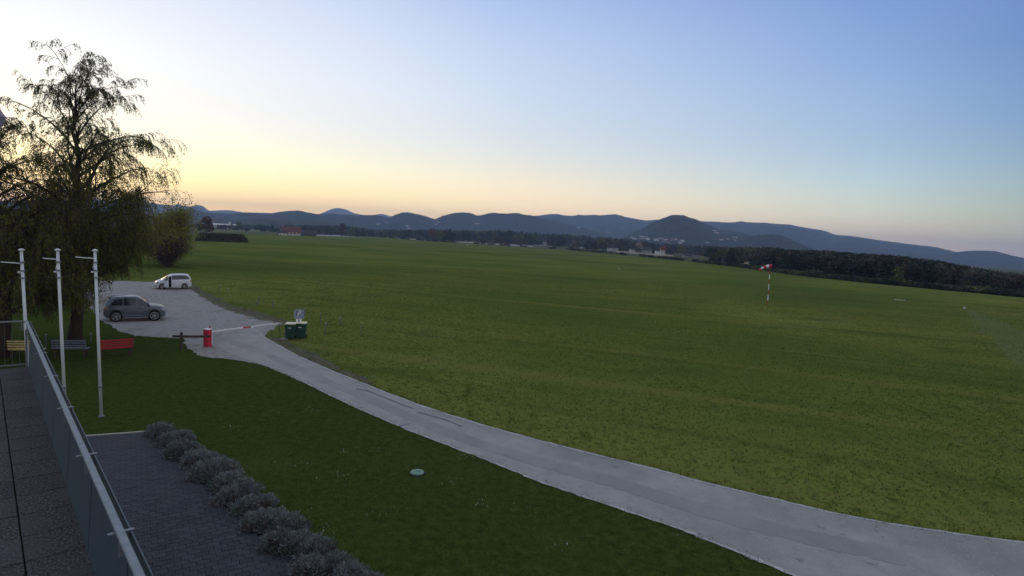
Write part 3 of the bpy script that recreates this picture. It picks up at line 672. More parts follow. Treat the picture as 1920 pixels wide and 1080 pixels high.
# individually visible front trees of the wood at the right
random.seed(77)
for i in range(46):
    px = 1452 + i * 11.3 + random.uniform(-4, 4)
    if px > 1960: break
    e = edgeD(px); top = interp(TOP, px) + random.uniform(4, 16)
    kd, mt_, nm_ = random.choice([('round', 'brown', 'bare_tree'), ('conifer', 'conifer', 'conifer_tree'), ('round', 'brown', 'bare_tree')])
    desc = 'right of the windsock' if px < 1560 else ('halfway to the right border' if px < 1760 else 'toward the right border')
    place_tree(px, 0, top, kd, mt_, {'bare_tree': 'leafless brown tree in front of the wood, ' + desc, 'conifer_tree': 'dark conifer in front of the wood, ' + desc}[nm_] if True else {'bare_tree': 'leafless brown tree in the front row of the wood at the right', 'conifer_tree': 'dark pointed conifer in the front row of the wood at the right'}[nm_], nm_, group={'bare_tree': 'leafless trees in the front row of the wood', 'conifer_tree': 'conifers in the front row of the wood'}[nm_], D=e * random.uniform(1.06, 1.16), wide=1.3, v=i % 3)
# clipped hedge
hp = [G(378, 453), G(466, 455)]; hd = (hp[1] - hp[0]); hl = hd.length; hd.normalize(); hn = Vector((-hd.y, hd.x, 0))
er = empty('clipped_hedge', hp[0], math.atan2(hd.y, hd.x), 'long dark clipped hedge standing alone at the left end of the field', 'hedge')
n = 9000; u = rs.rand(n); a = rs.rand(n) * math.pi; hh = 3.4; endr = np.clip(np.minimum(u, 1 - u) / .10, 0, 1) ** .5 * .8 + .2
C = np.stack([u * hl, 2.0 + np.cos(a) * 2.0 * rs.uniform(.8, 1.03, n), np.clip(np.sin(a) * 2.2, 0, 1) * hh * endr * rs.uniform(.25, 1.03, n)], 1)
V, F = leaf_quads(C, .42, .25, rs.normal(size=(n, 3))); link('crown', np_mesh('crown', V, F, M['brown']), er)
sb = MB()
for i in range(14): sb.tube([(hl * (i + .5) / 14, 2, 0), (hl * (i + .5) / 14 + .2, 2.1, 2.4)], [.09, .03], 5, False)
sb.build('stem', M['bark'], er)

# ------------------------------------------------------------------ far buildings
def house(px, py, wpx, hpx, label, name='far_house', cat='house', roof='darkroof', wall='plaster', rz=None, on=None, rf=.45, win=2, group=None, D=None):
    if on:
        p = hit(px, py)
        if p is None: return
    else:
        g = G(px, py); dg = math.hypot(g.x, g.y) if py > 400 + .052 * px + 2 else 1e9
        if D is None: D = min(dg, edgeD(px) * 1.6 if px > 640 else 1350, 1350)
        p = AT(px, 450, D); p.z = 0
    dist = math.hypot(p.x, p.y); sc_ = dist / FPX; W_, H_ = wpx * sc_, hpx * sc_; Dp = min(W_ * .8, 12)
    if not on: H_ = max(2.5, AT(px, py - hpx, dist).z)
    e = empty(name, p, (rz if rz is not None else -math.atan2(p.x, p.y) + random.uniform(-.35, .35)), label, cat, group)
    hw = H_ * (1 - rf); b = MB(); b.box((0, 0, hw / 2 - .5), (W_, Dp, hw + 1))
    b.poly([(-W_ / 2, -Dp / 2, hw), (-W_ / 2, Dp / 2, hw), (-W_ / 2, 0, H_ * .97)][::1]); b.poly([(W_ / 2, Dp / 2, hw), (W_ / 2, -Dp / 2, hw), (W_ / 2, 0, H_ * .97)])
    b.build('wall', M[wall], e)
    r = MB(); o_ = W_ * .04 + .2; t = .25
    for s in (-1, 1):
        a_, b_, c2, d2 = (-W_ / 2 - o_, s * (Dp / 2 + o_), hw - .15), (W_ / 2 + o_, s * (Dp / 2 + o_), hw - .15), (W_ / 2 + o_, 0, H_), (-W_ / 2 - o_, 0, H_)
        q = [a_, b_, c2, d2]; q2 = [(x, y, z + t) for x, y, z in q]
        r.quad(*q); r.quad(*q2)
        for i in range(4): r.quad(q[i], q[(i + 1) % 4], q2[(i + 1) % 4], q2[i])
    rf_ = r.build('roof', M[roof], e)
    ch = MB(); ch.box((W_ * .2, Dp * .1, H_ * .98), (W_ * .06 + .2, W_ * .06 + .2, H_ * .22)); ch.build('chimney', M['greywall'], rf_)
    if win:
        wm = MB(); wm.box((0, 0, 0), (min(1.6, W_ / 8), .08, min(1.5, hw * .35))); me = wm.mesh('window', M['pane'])
        for i in range(win):
            wo = link('window', me, e); wo.location = (-W_ / 2 + W_ * (i + .5) / win, -Dp / 2 - .03, hw * .55)
    return e
random.seed(9)
house(546, 441, 30, 15, 'farmhouse with a long red roof and pale walls at the far left of the field', 'farmhouse', roof='rooftile', rz=.35, win=5, rf=.62)
house(575, 442, 30, 10, 'low barn with a dark sloping roof right of the red-roofed farmhouse', 'barn', cat='barn', roof='darkroof', wall='wood', rz=.35, win=0, rf=.8)
house(530, 441, 12, 8, 'small white outbuilding at the left end of the red-roofed farmhouse', 'outbuilding', cat='shed', rz=.3, win=2)
house(419, 424, 46, 4, 'long low white factory hall behind the clipped hedge', 'factory_hall', cat='hall', roof='whitetop', D=1250, win=6, rz=.3, rf=.2)
silo = empty('silo', AT(430, 450, 1230), 0, 'white cylindrical silo beside the long low factory hall', 'silo'); silo.location.z = 0
sm_ = MB(); sm_.lathe([(0, 0), (2.2, 0), (2.2, AT(430, 417, 1230).z)], 12); sm_.build('tank', M['whitetop'], silo, True)
sm_ = MB(); zt_ = AT(430, 417, 1230).z; sm_.lathe([(2.3, zt_), (1.5, zt_ + 1.4), (.1, zt_ + 2)], 12); sm_.build('roof', M['greywall'], silo, True)
HS = [(471, 429.5, 9, 4, 'plaster', 'tiny white house left of the pair beyond the clipped hedge'), (483, 430, 7, 4, 'plaster', 'tiny white house with steep roof right of the clipped hedge'),
 (523, 424, 9, 3.5, 'plaster', 'small white house on the wooded rise above the farmhouse'), (594, 432, 10, 8, 'greywall', 'grey house with gabled roof behind the dark barn'),
 (606, 429, 9, 4, 'whitetop', 'small bright house behind the dark barn'), (618, 433, 12, 7, 'greywall', 'grey block house left of the reddish leafless tree'), (626, 438, 13, 5, 'greywall', 'low grey house under the grey block house'),
 (713, 441, 10, 8, 'greywall', 'grey house among the trees right of the runway strip'), (745, 440, 9, 6, 'plaster', 'pale house among trees left of the orange-brown tree'), (774, 444, 12, 8, 'greywall', 'pinkish grey house near the orange-brown tree'),
 (862, 437, 9, 5, 'whitetop', 'white house in the wood, left one of a close pair'), (873, 437, 8, 5, 'whitetop', 'white house in the wood, right one of a close pair'),
 (1022, 452, 7, 5, 'plaster', 'small pale house in the middle of the wood'), (1148, 469, 14, 9, 'whitetop', 'white gabled house at the edge of the open ground'), (1156, 467, 8, 7, 'plaster', 'narrow pale house behind the white gabled house'),
 (1177, 453, 11, 5, 'greywall', 'pale-roofed house standing in dark conifers'), (1187, 468, 9, 5, 'plaster', 'low pale house right of the white gabled house'), (1215, 468, 14, 4, 'greywall', 'long grey shed between the two white houses'),
 (1235, 472, 9, 7, 'whitetop', 'white cube-like house left of its gabled twin'), (1244, 471, 8, 9, 'plaster', 'white house with a gable on the open ground'), (1292, 482, 16, 6, 'greywall', 'wide grey shed left of the pale green tree'), (1307, 482, 12, 8, 'greywall', 'grey shed with a steep roof beside the pale green tree'),
 (1876, 546, 9, 5, 'greywall', 'low pale shed at the right field edge')]
for px, py, wp, hp_, wl, lb in HS:
    house(px, py, wp, hp_, lb, D=1150 if px == 1177 else None, wall=wl, roof=random.choice(['darkroof', 'rooftile', 'darkroof']) if wl != 'greywall' else 'darkroof', win=2)
for i in range(34):                                # the town at the foot of the cone hill
    px = random.gauss(1238, 34); py = 441 + (px - 1170) * .085 + random.uniform(0, 7)
    house(px, py, random.uniform(4, 8), random.uniform(2.4, 4), 'tiny pale house of the town under the cone hill, ' + ('left end' if px < 1212 else 'middle' if px < 1262 else 'right end') + ' of its row', 'town_house', on=True, wall=random.choice(['plaster', 'whitetop', 'greywall']), roof=random.choice(['darkroof', 'rooftile', 'greywall']), win=1, group='houses of the town under the cone hill')
for px, py, lb in [(1340, 433, 'lone house on the right flank of the cone hill'), (1343, 437, 'house just under the lone one on the cone hill flank'), (1377, 446, 'bright house on the ridge right of the cone hill'), (1364, 449, 'small house left of the bright house on the ridge'), (1352, 450, 'lowest house on the right flank of the cone hill'), (1378, 451, 'small house below the bright house on the ridge'),
   (710, 421, 'house on the slope above the runway strip, leftmost'), (725, 418, 'second house on the slope above the runway strip'), (764, 424, 'house low on the round left hill'), (766, 429, 'lowest house on the round left hill'), (822, 417, 'house in the saddle between two hills, upper'), (818, 421, 'house in the saddle between two hills, lower'), (895, 420, 'house on the long middle hill'), (1085, 427, 'house at the right end of the middle hills'), (1140, 436, 'house on the low spur left of the cone hill')]:
    house(px, py, random.uniform(5, 8), random.uniform(2.4, 3.6), lb, 'hillside_house', on=True, wall='plaster', roof=random.choice(['darkroof', 'rooftile']), win=1)

# ------------------------------------------------------------------ terrace
A0 = Vector((-10.72, 12.86, 0)); RD = Vector((math.cos(rad(-47.6)), math.sin(rad(-47.6)), 0)); RN = Vector((-RD.y, RD.x, 0)) * -1   # RN points to the house side
if RN.dot(-A0) < 0: RN = -RN
ZT = 3.5
def TP(u, v, z): p = A0 + RD * u + RN * v; return Vector((p.x, p.y, z))     # u along railing from far corner, v towards the house
ANG = math.atan2(RD.y, RD.x)
LEN = 13.5
TM = Matrix.Rotation(ANG, 3, 'Z')
ter = empty('terrace', A0, ANG, 'upper terrace paved with grey exposed aggregate slabs along the railing', 'terrace')
vs_ = 1 if (TM @ Vector((0, 1, 0))).dot(RN) > 0 else -1
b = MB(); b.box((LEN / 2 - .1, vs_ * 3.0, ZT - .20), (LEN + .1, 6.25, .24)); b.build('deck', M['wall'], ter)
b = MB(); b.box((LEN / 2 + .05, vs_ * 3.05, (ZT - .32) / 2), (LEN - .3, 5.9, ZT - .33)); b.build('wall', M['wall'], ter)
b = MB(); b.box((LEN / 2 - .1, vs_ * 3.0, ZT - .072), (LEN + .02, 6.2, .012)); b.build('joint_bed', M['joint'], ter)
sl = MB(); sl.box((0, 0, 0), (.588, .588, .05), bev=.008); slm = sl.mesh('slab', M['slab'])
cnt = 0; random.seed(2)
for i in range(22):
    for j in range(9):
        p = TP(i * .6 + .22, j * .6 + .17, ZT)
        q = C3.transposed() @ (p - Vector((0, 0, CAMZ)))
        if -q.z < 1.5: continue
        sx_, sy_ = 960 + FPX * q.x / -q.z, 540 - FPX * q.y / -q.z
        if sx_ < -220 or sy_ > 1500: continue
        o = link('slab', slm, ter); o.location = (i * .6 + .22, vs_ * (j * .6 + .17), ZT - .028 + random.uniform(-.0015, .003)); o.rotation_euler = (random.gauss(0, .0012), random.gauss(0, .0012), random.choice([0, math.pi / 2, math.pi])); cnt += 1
# railing along the long side
rl = empty('railing', A0, ANG, 'long grey railing with steel handrail and blue-grey sheet panels along the terrace', 'railing')
b = MB(); b.box((LEN / 2, 0, 4.55), (LEN, .055, .04), bev=.008); b.build('handrail', M['steel'], rl)
pm = MB(); pm.box((0, 0, 0), (1.88, .012, 1.10), M=Matrix.Rotation(vs_ * .05, 3, 'X'), bev=.002); pme = pm.mesh('panel', M['panel'])
po = MB(); po.box((0, 0, -.08), (.04, .04, 1.0)); po.box((0, vs_ * .07, .595), (.03, .17, .01)); po.box((0, vs_ * .07, .50), (.03, .03, .2)); pom = po.mesh('post', M['steel'])
cm_ = MB(); cm_.box((0, 0, 0), (.012, .03, .06)); cmm = cm_.mesh('clamp', M['steel'])
for i in range(8):
    u = i * 1.93 + .02
    o = link('post', pom, rl); o.location = (u, -vs_ * .085, 3.93)
    for z in (3.62, 4.4): c_ = link('clamp', cmm, rl); c_.location = (u + .03, -vs_ * .07, z)
    if i < 7:
        o = link('panel', pme, rl); o.location = (u + .965, -vs_ * .05, 3.975)
# open rail across the far end
r2 = empty('end_railing', TP(0, 0, 0), ANG, 'open railing of thin vertical bars across the far end of the terrace', 'railing')
b = MB(); b.box((0, vs_ * 3.05, 4.55), (.045, 6.1, .03)); b.build('handrail', M['steel'], r2)
b = MB(); b.box((0, vs_ * 3.05, 3.58), (.03, 6.1, .025)); b.build('bottom_rail', M['steel'], r2)
bm_ = MB(); bm_.tube([(0, 0, -.48), (0, 0, .48)], .0035, 4); bmm = bm_.mesh('bar', M['post'])
for i in range(46): o = link('bar', bmm, r2); o.location = (0, vs_ * (.12 + i * .125), 4.065)
for v in (.0, 2.0, 4.0, 6.0): o = link('post', pom, r2); o.location = (-.03, vs_ * v, 3.93)

# ------------------------------------------------------------------ paving
pv = [G(140, 822), G(275, 812), G(420, 935), G(595, 1105), G(780, 1300), TP(10, -.3, 0), TP(-.5, -.25, 0)]
def inside(p, poly):
    c_ = False; n = len(poly)
    for i in range(n):
        a, b2 = poly[i], poly[(i + 1) % n]
        if (a.y > p.y) != (b2.y > p.y) and p.x < (b2.x - a.x) * (p.y - a.y) / (b2.y - a.y) + a.x: c_ = not c_
    return c_
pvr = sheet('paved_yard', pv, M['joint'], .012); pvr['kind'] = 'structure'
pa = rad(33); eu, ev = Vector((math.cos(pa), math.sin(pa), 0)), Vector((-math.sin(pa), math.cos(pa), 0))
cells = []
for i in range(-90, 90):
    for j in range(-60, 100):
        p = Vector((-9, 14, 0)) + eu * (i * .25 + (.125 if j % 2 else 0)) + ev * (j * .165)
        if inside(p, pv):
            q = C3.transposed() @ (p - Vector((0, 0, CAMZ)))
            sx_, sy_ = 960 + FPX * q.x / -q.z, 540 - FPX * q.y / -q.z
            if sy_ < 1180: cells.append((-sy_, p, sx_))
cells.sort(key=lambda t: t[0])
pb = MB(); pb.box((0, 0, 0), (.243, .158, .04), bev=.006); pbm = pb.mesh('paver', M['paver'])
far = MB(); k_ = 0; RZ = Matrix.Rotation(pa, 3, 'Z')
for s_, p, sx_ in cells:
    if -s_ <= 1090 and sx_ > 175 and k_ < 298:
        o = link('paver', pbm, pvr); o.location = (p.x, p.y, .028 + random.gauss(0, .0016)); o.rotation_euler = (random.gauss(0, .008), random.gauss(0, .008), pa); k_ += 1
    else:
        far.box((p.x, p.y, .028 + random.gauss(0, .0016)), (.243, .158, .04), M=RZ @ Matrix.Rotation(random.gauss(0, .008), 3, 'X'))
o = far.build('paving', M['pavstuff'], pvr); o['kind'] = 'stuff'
# pale edging kerb at the far end
e0, e1 = G(138, 822.5), G(277, 812); d_ = e1 - e0
b = MB(); b.box(((e0 + e1) / 2 + Vector((0, 0, .03))), (d_.length, .07, .10), M=Matrix.Rotation(math.atan2(d_.y, d_.x), 3, 'Z'), bev=.01)
tag(b.build('edging', M['edge']), None, None, None, 'structure')

# ------------------------------------------------------------------ lavender row
def lavender_mesh(seed):
    r = np.random.RandomState(seed); n = 1500
    u = r.normal(size=(n, 3)); u[:, 2] = np.abs(u[:, 2]) * 1.1 + .05; u /= np.linalg.norm(u, axis=1)[:, None]
    lob = 1 + .16 * np.sin(np.arctan2(u[:, 1], u[:, 0]) * r.randint(3, 6) + r.rand() * 6) * (1 - u[:, 2]) + .13 * np.sin(u[:, 0] * 7 + r.rand() * 6) * np.sin(u[:, 1] * 6 + r.rand() * 6)
    R_ = r.uniform(.62, 1.0, n) * lob; C = u * R_[:, None] * np.array([.60, .60, .52]); D_ = u + r.normal(size=(n, 3)) * .35 + [0, 0, .35]
    l_ = r.uniform(.07, .15, n)
    n2 = 900; u2 = u[:n2] * 1.0; C2 = C[:n2] + r.normal(size=(n2, 3)) * .025; D2 = r.normal(size=(n2, 3)) + [0, 0, .6]
    V1, F1 = leaf_quads(C, l_, l_ * .28, D_); V2, F2 = leaf_quads(C2, .06, .03, D2)
    return np_mesh('foliage', np.concatenate([V1, V2]), np.concatenate([F1, F2 + len(V1)]), M['lavender'])
LV = [lavender_mesh(s_) for s_ in range(5)]
sm_ = MB(); random.seed(4)
for i in range(16):
    a = i * .4; sm_.tube([(0, 0, 0), (math.cos(a) * .16, math.sin(a) * .16, .2), (math.cos(a) * .34, math.sin(a) * .34, .33)], [.02, .014, .006], 4, False)
LS = sm_.mesh('stem', M['lavstem'])
hc = [(299, 812, 46), (318, 830, 46), (340, 826, 42), (337, 852, 52), (352, 848, 44), (372, 868, 56), (392, 866, 44), (385, 893, 56), (412, 892, 62), (426, 912, 58), (455, 925, 56), (430, 938, 50), (464, 955, 54), (498, 947, 42), (482, 985, 58), (514, 984, 66), (540, 1000, 66), (524, 1024, 66), (560, 1030, 66), (592, 1045, 72), (580, 1078, 76), (625, 1068, 64), (655, 1092, 72), (690, 1100, 56), (640, 1120, 72)]
ORD = ['first', 'second', 'third', 'fourth', 'fifth', 'sixth', 'seventh', 'eighth', 'ninth', 'tenth', 'eleventh', 'twelfth', 'thirteenth', 'fourteenth', 'fifteenth', 'sixteenth', 'seventeenth', 'eighteenth', 'nineteenth', 'twentieth', 'twenty-first', 'twenty-second', 'twenty-third', 'twenty-fourth', 'twenty-fifth']
for i, (px, py, wd) in enumerate(hc):
    p = G(px, py + 5); sc_ = wd / (FPX / p.y) / .99
    lab = ORD[i] + ' lavender bush from the far end of the row along the paving'
    if i == 0: lab = 'lavender bush at the far end of the row, beside the pale edging'
    e = empty('lavender_bush', p, random.random() * 6, lab, 'lavender', 'lavender bushes in the row along the paving')
    f = link('foliage', LV[i % 5], e); f.scale = (sc_, sc_, sc_ * random.uniform(.95, 1.15)); f.location = (0, 0, .04)
    s_ = link('stem', LS, e); s_.scale = (sc_,) * 3

# ------------------------------------------------------------------ flagpoles
def flagpole(base, top, label, armlen, armz):
    e = empty('flagpole', base, 0, label, 'flagpole', 'white flagpoles beside the terrace'); t = top - base; H = t.length; t.normalize()
    P_ = lambda z: t * z
    b = MB(); b.tube([P_(-.1), P_(H * .5), P_(H)], [.052, .047, .042], 14); b.build('pole', M['white'], e, True)
    b = MB(); b.tube([P_(0), P_(.05)], [.10, .10], 12); b.tube([P_(1.05), P_(1.12)], [.068, .068], 10); b.build('base_collar', M['steel'], e)
    b = MB(); b.tube([P_(H), P_(H + .03), P_(H + .07)], [.085, .09, .03], 12); b.build('cap', M['white'], e, True)
    for z in (H - .40, H - .68, H - .92):
        b = MB(); b.tube([P_(z), P_(z + .05)], [.072, .072], 12); b.build('collar', M['steel'], e)
    ad_ = Vector((-math.cos(rad(8)), -math.sin(rad(8)), .03)).normalized()
    b = MB(); b.tube([P_(H - armz), P_(H - armz) + ad_ * armlen], [.018, .016], 8); b.tube([P_(H - armz - .02), P_(H - armz - .34) + ad_ * .08], [.02, .012], 6); b.tube([P_(H - .70) , P_(H - .72) + ad_ * .14], [.035, .03], 6); b.build('arm', M['whitetop'], e)
def ztop(base, px, py):
    d = math.hypot(base.x, base.y); p = AT(px, py, d); return p
for (bx, by, tx, ty, lb, al, az_) in [(58, 789, 40, 470, 'leftmost white flagpole, rising behind the corner of the terrace railing', .62, .42), (123, 785, 108, 470, 'middle white flagpole in front of the grey-blue bench', .46, .29), (190, 782, 178, 471, 'right-hand white flagpole beside the red bench', .62, .25)]:
    ba = G(bx, by); flagpole(ba, ztop(ba, tx, ty), lb, al, az_)

# ------------------------------------------------------------------ benches
def bench(c0, w_, ang, mat, label, slath=.075):
    e = empty('park_bench', c0, ang, label, 'bench')
    for z, y in ((.87, -.12), (.75, -.10), (.625, -.08), (.50, -.06)):
        b = MB(); b.box((0, y, z), (w_, .035, slath), bev=.006); b.build('back_slat', M[mat], e)
    for y in (.02, .14, .26, .38):
        b = MB(); b.box((0, y, .44), (w_, .095, .035), bev=.006); b.build('seat_slat', M[mat], e)
    for x in (-w_ * .42, w_ * .42):
        b = MB(); b.box((x, .34, .20), (.06, .06, .42)); b.box((x, .16, .395), (.06, .44, .05)); b.box((x, -.03, .20), (.06, .07, .42)); b.tube([(x, -.02, .38), (x, -.10, .92)], [.032, .028], 6)
        b.build('leg', M['wood'], e)
    return e
for (x0, x1, yb, mat, lb, sh) in [(16, 79, 673, 'yellow', 'yellow slatted bench with peeling paint seen through the end railing', .07), (98, 163, 671, 'bluebench', 'grey-blue slatted bench under the big willow trunk', .07), (184, 249, 672, 'redbench', 'red slatted bench beside the right-hand flagpole', .082)]:
    a_, b_ = G(x0, yb), G(x1, yb - (0 if mat != 'redbench' else 5)); d_ = b_ - a_
    bench((a_ + b_) / 2, d_.length * 1.0, math.atan2(d_.y, d_.x), mat, lb, sh)
def marker(px, pyb, h, label, r=.035, tip=True, mat='post', group='low marker posts round the field'):
    p = G(px, pyb); e = empty('marker_post', p, random.random(), label, 'post', group)
    b = MB(); b.tube([(0, 0, -.05), (random.gauss(0, .01), 0, h)], [r, r * .9], 8); b.build('post', M[mat], e)
    if tip: b = MB(); b.tube([(0, 0, h), (0, 0, h + .05)], [r * 1.35, r * 1.2], 8); b.build('cap', M['kerb'], e)
for px, pb_, h, lb in [(610.5, 628, .78, 'low grey post right of the two green bins'), (677.5, 628, .80, 'low grey post farthest right of the row beyond the bins'), (637.7, 611, .60, 'low post with a white tip between two grey posts at the field edge'), (600.5, 606, .72, 'faint thin post behind the bins, right of the sign'), (571.5, 597, .75, 'thin post just behind the right edge of the sign'),
      (512.5, 577, .60, 'low post left of the sign in the open grass'), (485, 570, .62, 'low post in the grass above the end of the car park'), (481, 573, .40, 'short stub post beside the low post above the car park end'), (411.5, 544, .45, 'small post in the grass right of the white minivan'), (427, 546, .3, 'stub post right of the small post near the minivan')]:
    marker(px, pb_, h, lb)
marker(86, 655, .75, 'thin post between the yellow and the grey-blue bench', r=.03); marker(170.5, 641, .45, 'short post behind the right-hand flagpole', r=.03)
p = G(248.5, 656); e = empty('wooden_post', p, 0, 'dark wooden post at the right end of the red bench', 'post')
b = MB(); b.tube([(0, 0, -.1), (0, 0, .82)], [.06, .05], 8); b.build('post', M['wood'], e); b = MB(); b.tube([(-.25, -.02, .42), (.12, -.02, .46)], .03, 6); b.build('bracket', M['steel'], e)
p = G(340, 655); e = empty('wooden_rail', p, math.atan2((G(385, 640) - G(340, 640)).y, (G(385, 640) - G(340, 640)).x), 'low dark timber rail with one post left of the red barrier box', 'fence')
b = MB(); b.tube([(0, 0, -.1), (0, 0, .95)], [.085, .07], 8); b.build('post', M['wood'], e); b = MB(); b.tube([(-.45, .05, .72), (.5, .06, .70), (1.42, .05, .72)], [.06, .065, .06], 8); b.build('rail', M['wood'], e)
# barrier
p = G(389.5, 651); pe = G(523, 631); dv = pe - p; bl = dv.length; e = empty('barrier_gate', p, math.atan2(dv.y, dv.x), 'closed road barrier with red box and red and white boom', 'barrier')
b = MB(); b.box((0, 0, .52), (.30, .34, .98), bev=.02); b.build('housing', M['red'], e)
b = MB(); b.box((0, 0, .02), (.42, .46, .06)); b.build('plinth', M['gravel'], e)
b = MB(); b.box((0, 0, 1.03), (.33, .37, .05), bev=.01); b.build('lid', M['whitetop'], e)
b = MB(); b.box((.13, -.175, .55), (.03, .02, .8)); b.build('trim', M['whitetop'], e)
b = MB(); b.tube([(.14, .1, 1.02), (.2, .1, 1.16)], [.03, .04], 8); b.build('lamp', M['red_lamp'], e)
zb = .86; n = 9
for i in range(n):
    x0_, x1_ = .15 + (bl - .15) * i / n, .15 + (bl - .15) * (i + 1) / n
    b = MB(); b.box(((x0_ + x1_) / 2, 0, zb), (x1_ - x0_, .05, .085), bev=.006); b.build('boom_section', M['red'] if i == 4 else M['whitetop'], e)
b = MB(); b.tube([(bl - .02, 0, zb - .03), (bl, 0, zb - .5)], .02, 6); b.lathe([(0, -.04), (.04, 0), (0, .04)], 8, (bl, 0, zb - .52)); b.build('hanging_foot', M['black'], e)
p = G(534.5, 636); e = empty('boom_rest', p, 0, 'steel rest post for the barrier boom in front of the bins', 'post')
b = MB(); b.tube([(0, 0, -.05), (0, 0, .92)], .03, 8); b.tube([(-.14, 0, .92), (.12, 0, .92)], .025, 6); b.build('post', M['steel'], e); b = MB(); b.box((-.05, 0, .02), (.5, .3, .05)); b.build('base', M['gravel'], e)
# bins
def bin_(px, py, label):
    p = G(px, py); e = empty('rubbish_bin', p, rad(20) * .5, label, 'bin'); b = MB(); n = len(b.v)
    lo_, hi_ = (.23, .24), (.31, .33)
    b.v += [(-lo_[0], -lo_[1], .07), (lo_[0], -lo_[1], .07), (lo_[0], lo_[1], .07), (-lo_[0], lo_[1], .07), (-hi_[0], -hi_[1], .92), (hi_[0], -hi_[1], .92), (hi_[0], hi_[1], .92), (-hi_[0], hi_[1], .92)]
    for f in ((3, 2, 1, 0), (0, 1, 5, 4), (1, 2, 6, 5), (2, 3, 7, 6), (3, 0, 4, 7)): b.f.append(f); b.m.append(0)
    b.box((0, 0, .92), (.66, .70, .05), bev=.01); b.build('body', M['bin'], e)
    b = MB(); b.box((0, 0, .985), (.64, .70, .07), bev=.03); b.box((0, .36, .96), (.5, .05, .04)); b.build('lid', M['binlid'], e)
    b = MB(); b.box((-.02, -.335, .74), (.20, .03, .035)); b.build('handle', M['whitetop'], e)
    for x in (-.25, .25): b = MB(); b.lathe([(0, -.03), (.1, -.03), (.1, .03), (0, .03)], 12, (x, .25, .1), M=Matrix.Rotation(rad(90), 3, 'Y')); b.build('wheel', M['rubber'], e)
bin_(545, 635.5, 'left green wheelie bin with a cream lid, behind the boom rest'); bin_(564.5, 634, 'right green wheelie bin with a cream lid, partly behind the sign post')
p = G(559.8, 633.5); e = empty('information_sign', p, math.atan2(-p.x, p.y) * 0 + rad(14), 'square blue-grey notice sign with a white mark on a post before the bins', 'sign')
b = MB(); b.tube([(0, 0, -.1), (0, 0, 1.0)], .032, 8); b.build('post', M['white'], e)
b = MB(); b.tube([(0, 0, 1.0), (0, 0, 1.72)], .03, 8); b.build('upper_post', M['signdark'], e)
b = MB(); b.box((0, -.04, 1.52), (.60, .02, .60), bev=.004); b.build('sign_panel', M['sign'], e)
b = MB()
b.box((-.10, -.055, 1.60), (.09, .008, .30)); b.build('dark_mark', M['signdark'], e)
b = MB(); ring = [(math.cos(a) * .085, 0, math.sin(a) * .085) for a in np.linspace(0, 2 * math.pi, 17)]
b.tube([(x + .02, -.06, z + 1.66) for x, y, z in ring], .018, 5, False); b.tube([(.10, -.06, 1.74), (-.07, -.06, 1.44)], .02, 5); b.tube([(-.07, -.06, 1.44), (-.07, -.06, 1.62)], .02, 5); b.build('white_mark', M['whitetop'], e)
for x in (-.10, .10): b = MB(); b.box((x, -.05, 1.04), (.145, .012, .36), bev=.003); b.build('notice_plate', M['whitetop'], e)
# lid in the lawn
p = G(782, 888); e = empty('drain_cover', p, .2, 'pale green round cover lying in the near lawn', 'cover')
b = MB(); b.lathe([(.20, .02), (.20, .05), (.18, .065), (.10, .07), (.0, .07)], 20); b.build('lid', M['manhole'], e, True); b = MB(); b.lathe([(.24, 0), (.24, .025), (.2, .03)], 20); b.build('rim', M['joint'], e)
b = MB(); b.box((.02, 0, .083), (.14, .03, .015)); b.build('handle', M['manhole'], e)
# windsock
p = G(1439, 572); top = AT(1444, 499, math.hypot(p.x, p.y)); hgt = top.z; e = empty('windsock', p, 0, 'red and white windsock on a banded mast in the middle of the field', 'windsock')
lx = (top - p); lx.z = 0; yv = [0, .115, .235, .40, .53, .675, .80, 1.0]
cols = ['wood', 'whitetop', 'wood', 'whitetop', 'wood', 'whitetop', 'wood']
yv = [0, .12, .265, .39, .535, .665, .79, 1.0]
for i, cn in enumerate(['red', 'whitetop', 'field', 'whitetop', 'field', 'whitetop', 'red']):
    z0, z1 = hgt * yv[i], hgt * yv[i + 1]; b = MB(); f0, f1 = z0 / hgt, z1 / hgt
    b.tube([(lx.x * f0, lx.y * f0, z0), (lx.x * f1, lx.y * f1, z1)], .055 if cn == 'whitetop' else .042, 8); b.build('mast_band', M['redbench'] if cn in ('red', 'field') else M['whitetop'], e)
vr_ = Vector(ray(1424, 507)).normalized(); right = Vector((math.cos(rad(-24)), math.sin(rad(-24)), 0)); hx = lx.x
pts = []; cur = Vector((hx - .0, lx.y, hgt - .02)); dsk = -right
b = MB(); b.tube([(hx, lx.y, hgt - .25), (hx, lx.y, hgt + .12)], .05, 8); b.tube([(hx, lx.y, hgt + .05), tuple(cur - dsk * .30 + Vector((0, 0, .25)))], .02, 5); b.lathe([(.0, 0), (.12, .0), (.12, .05), (.0, .05)], 10, (hx, lx.y, hgt + .12)); b.build('bracket', M['redbench'], e)
seg = 5; Ls = 1.72; pc = cur - dsk * .22 + Vector((0, 0, .02)); rr_ = [.27, .25, .225, .195, .165, .135]
for i in range(seg):
    sl_ = [.10, .26, .42, .60, 1.4][i]; dd = (dsk + Vector((0, 0, -sl_))).normalized(); q = pc + dd * Ls / seg
    b = MB(); b.tube([pc, (pc + q) / 2 + Vector((0, 0, .01)), q], [rr_[i], (rr_[i] + rr_[i + 1]) / 2 * .97, rr_[i + 1]], 14, False); b.build('sock_band', M['red'] if i % 2 == 0 else M['whitetop'], e, True); pc = q
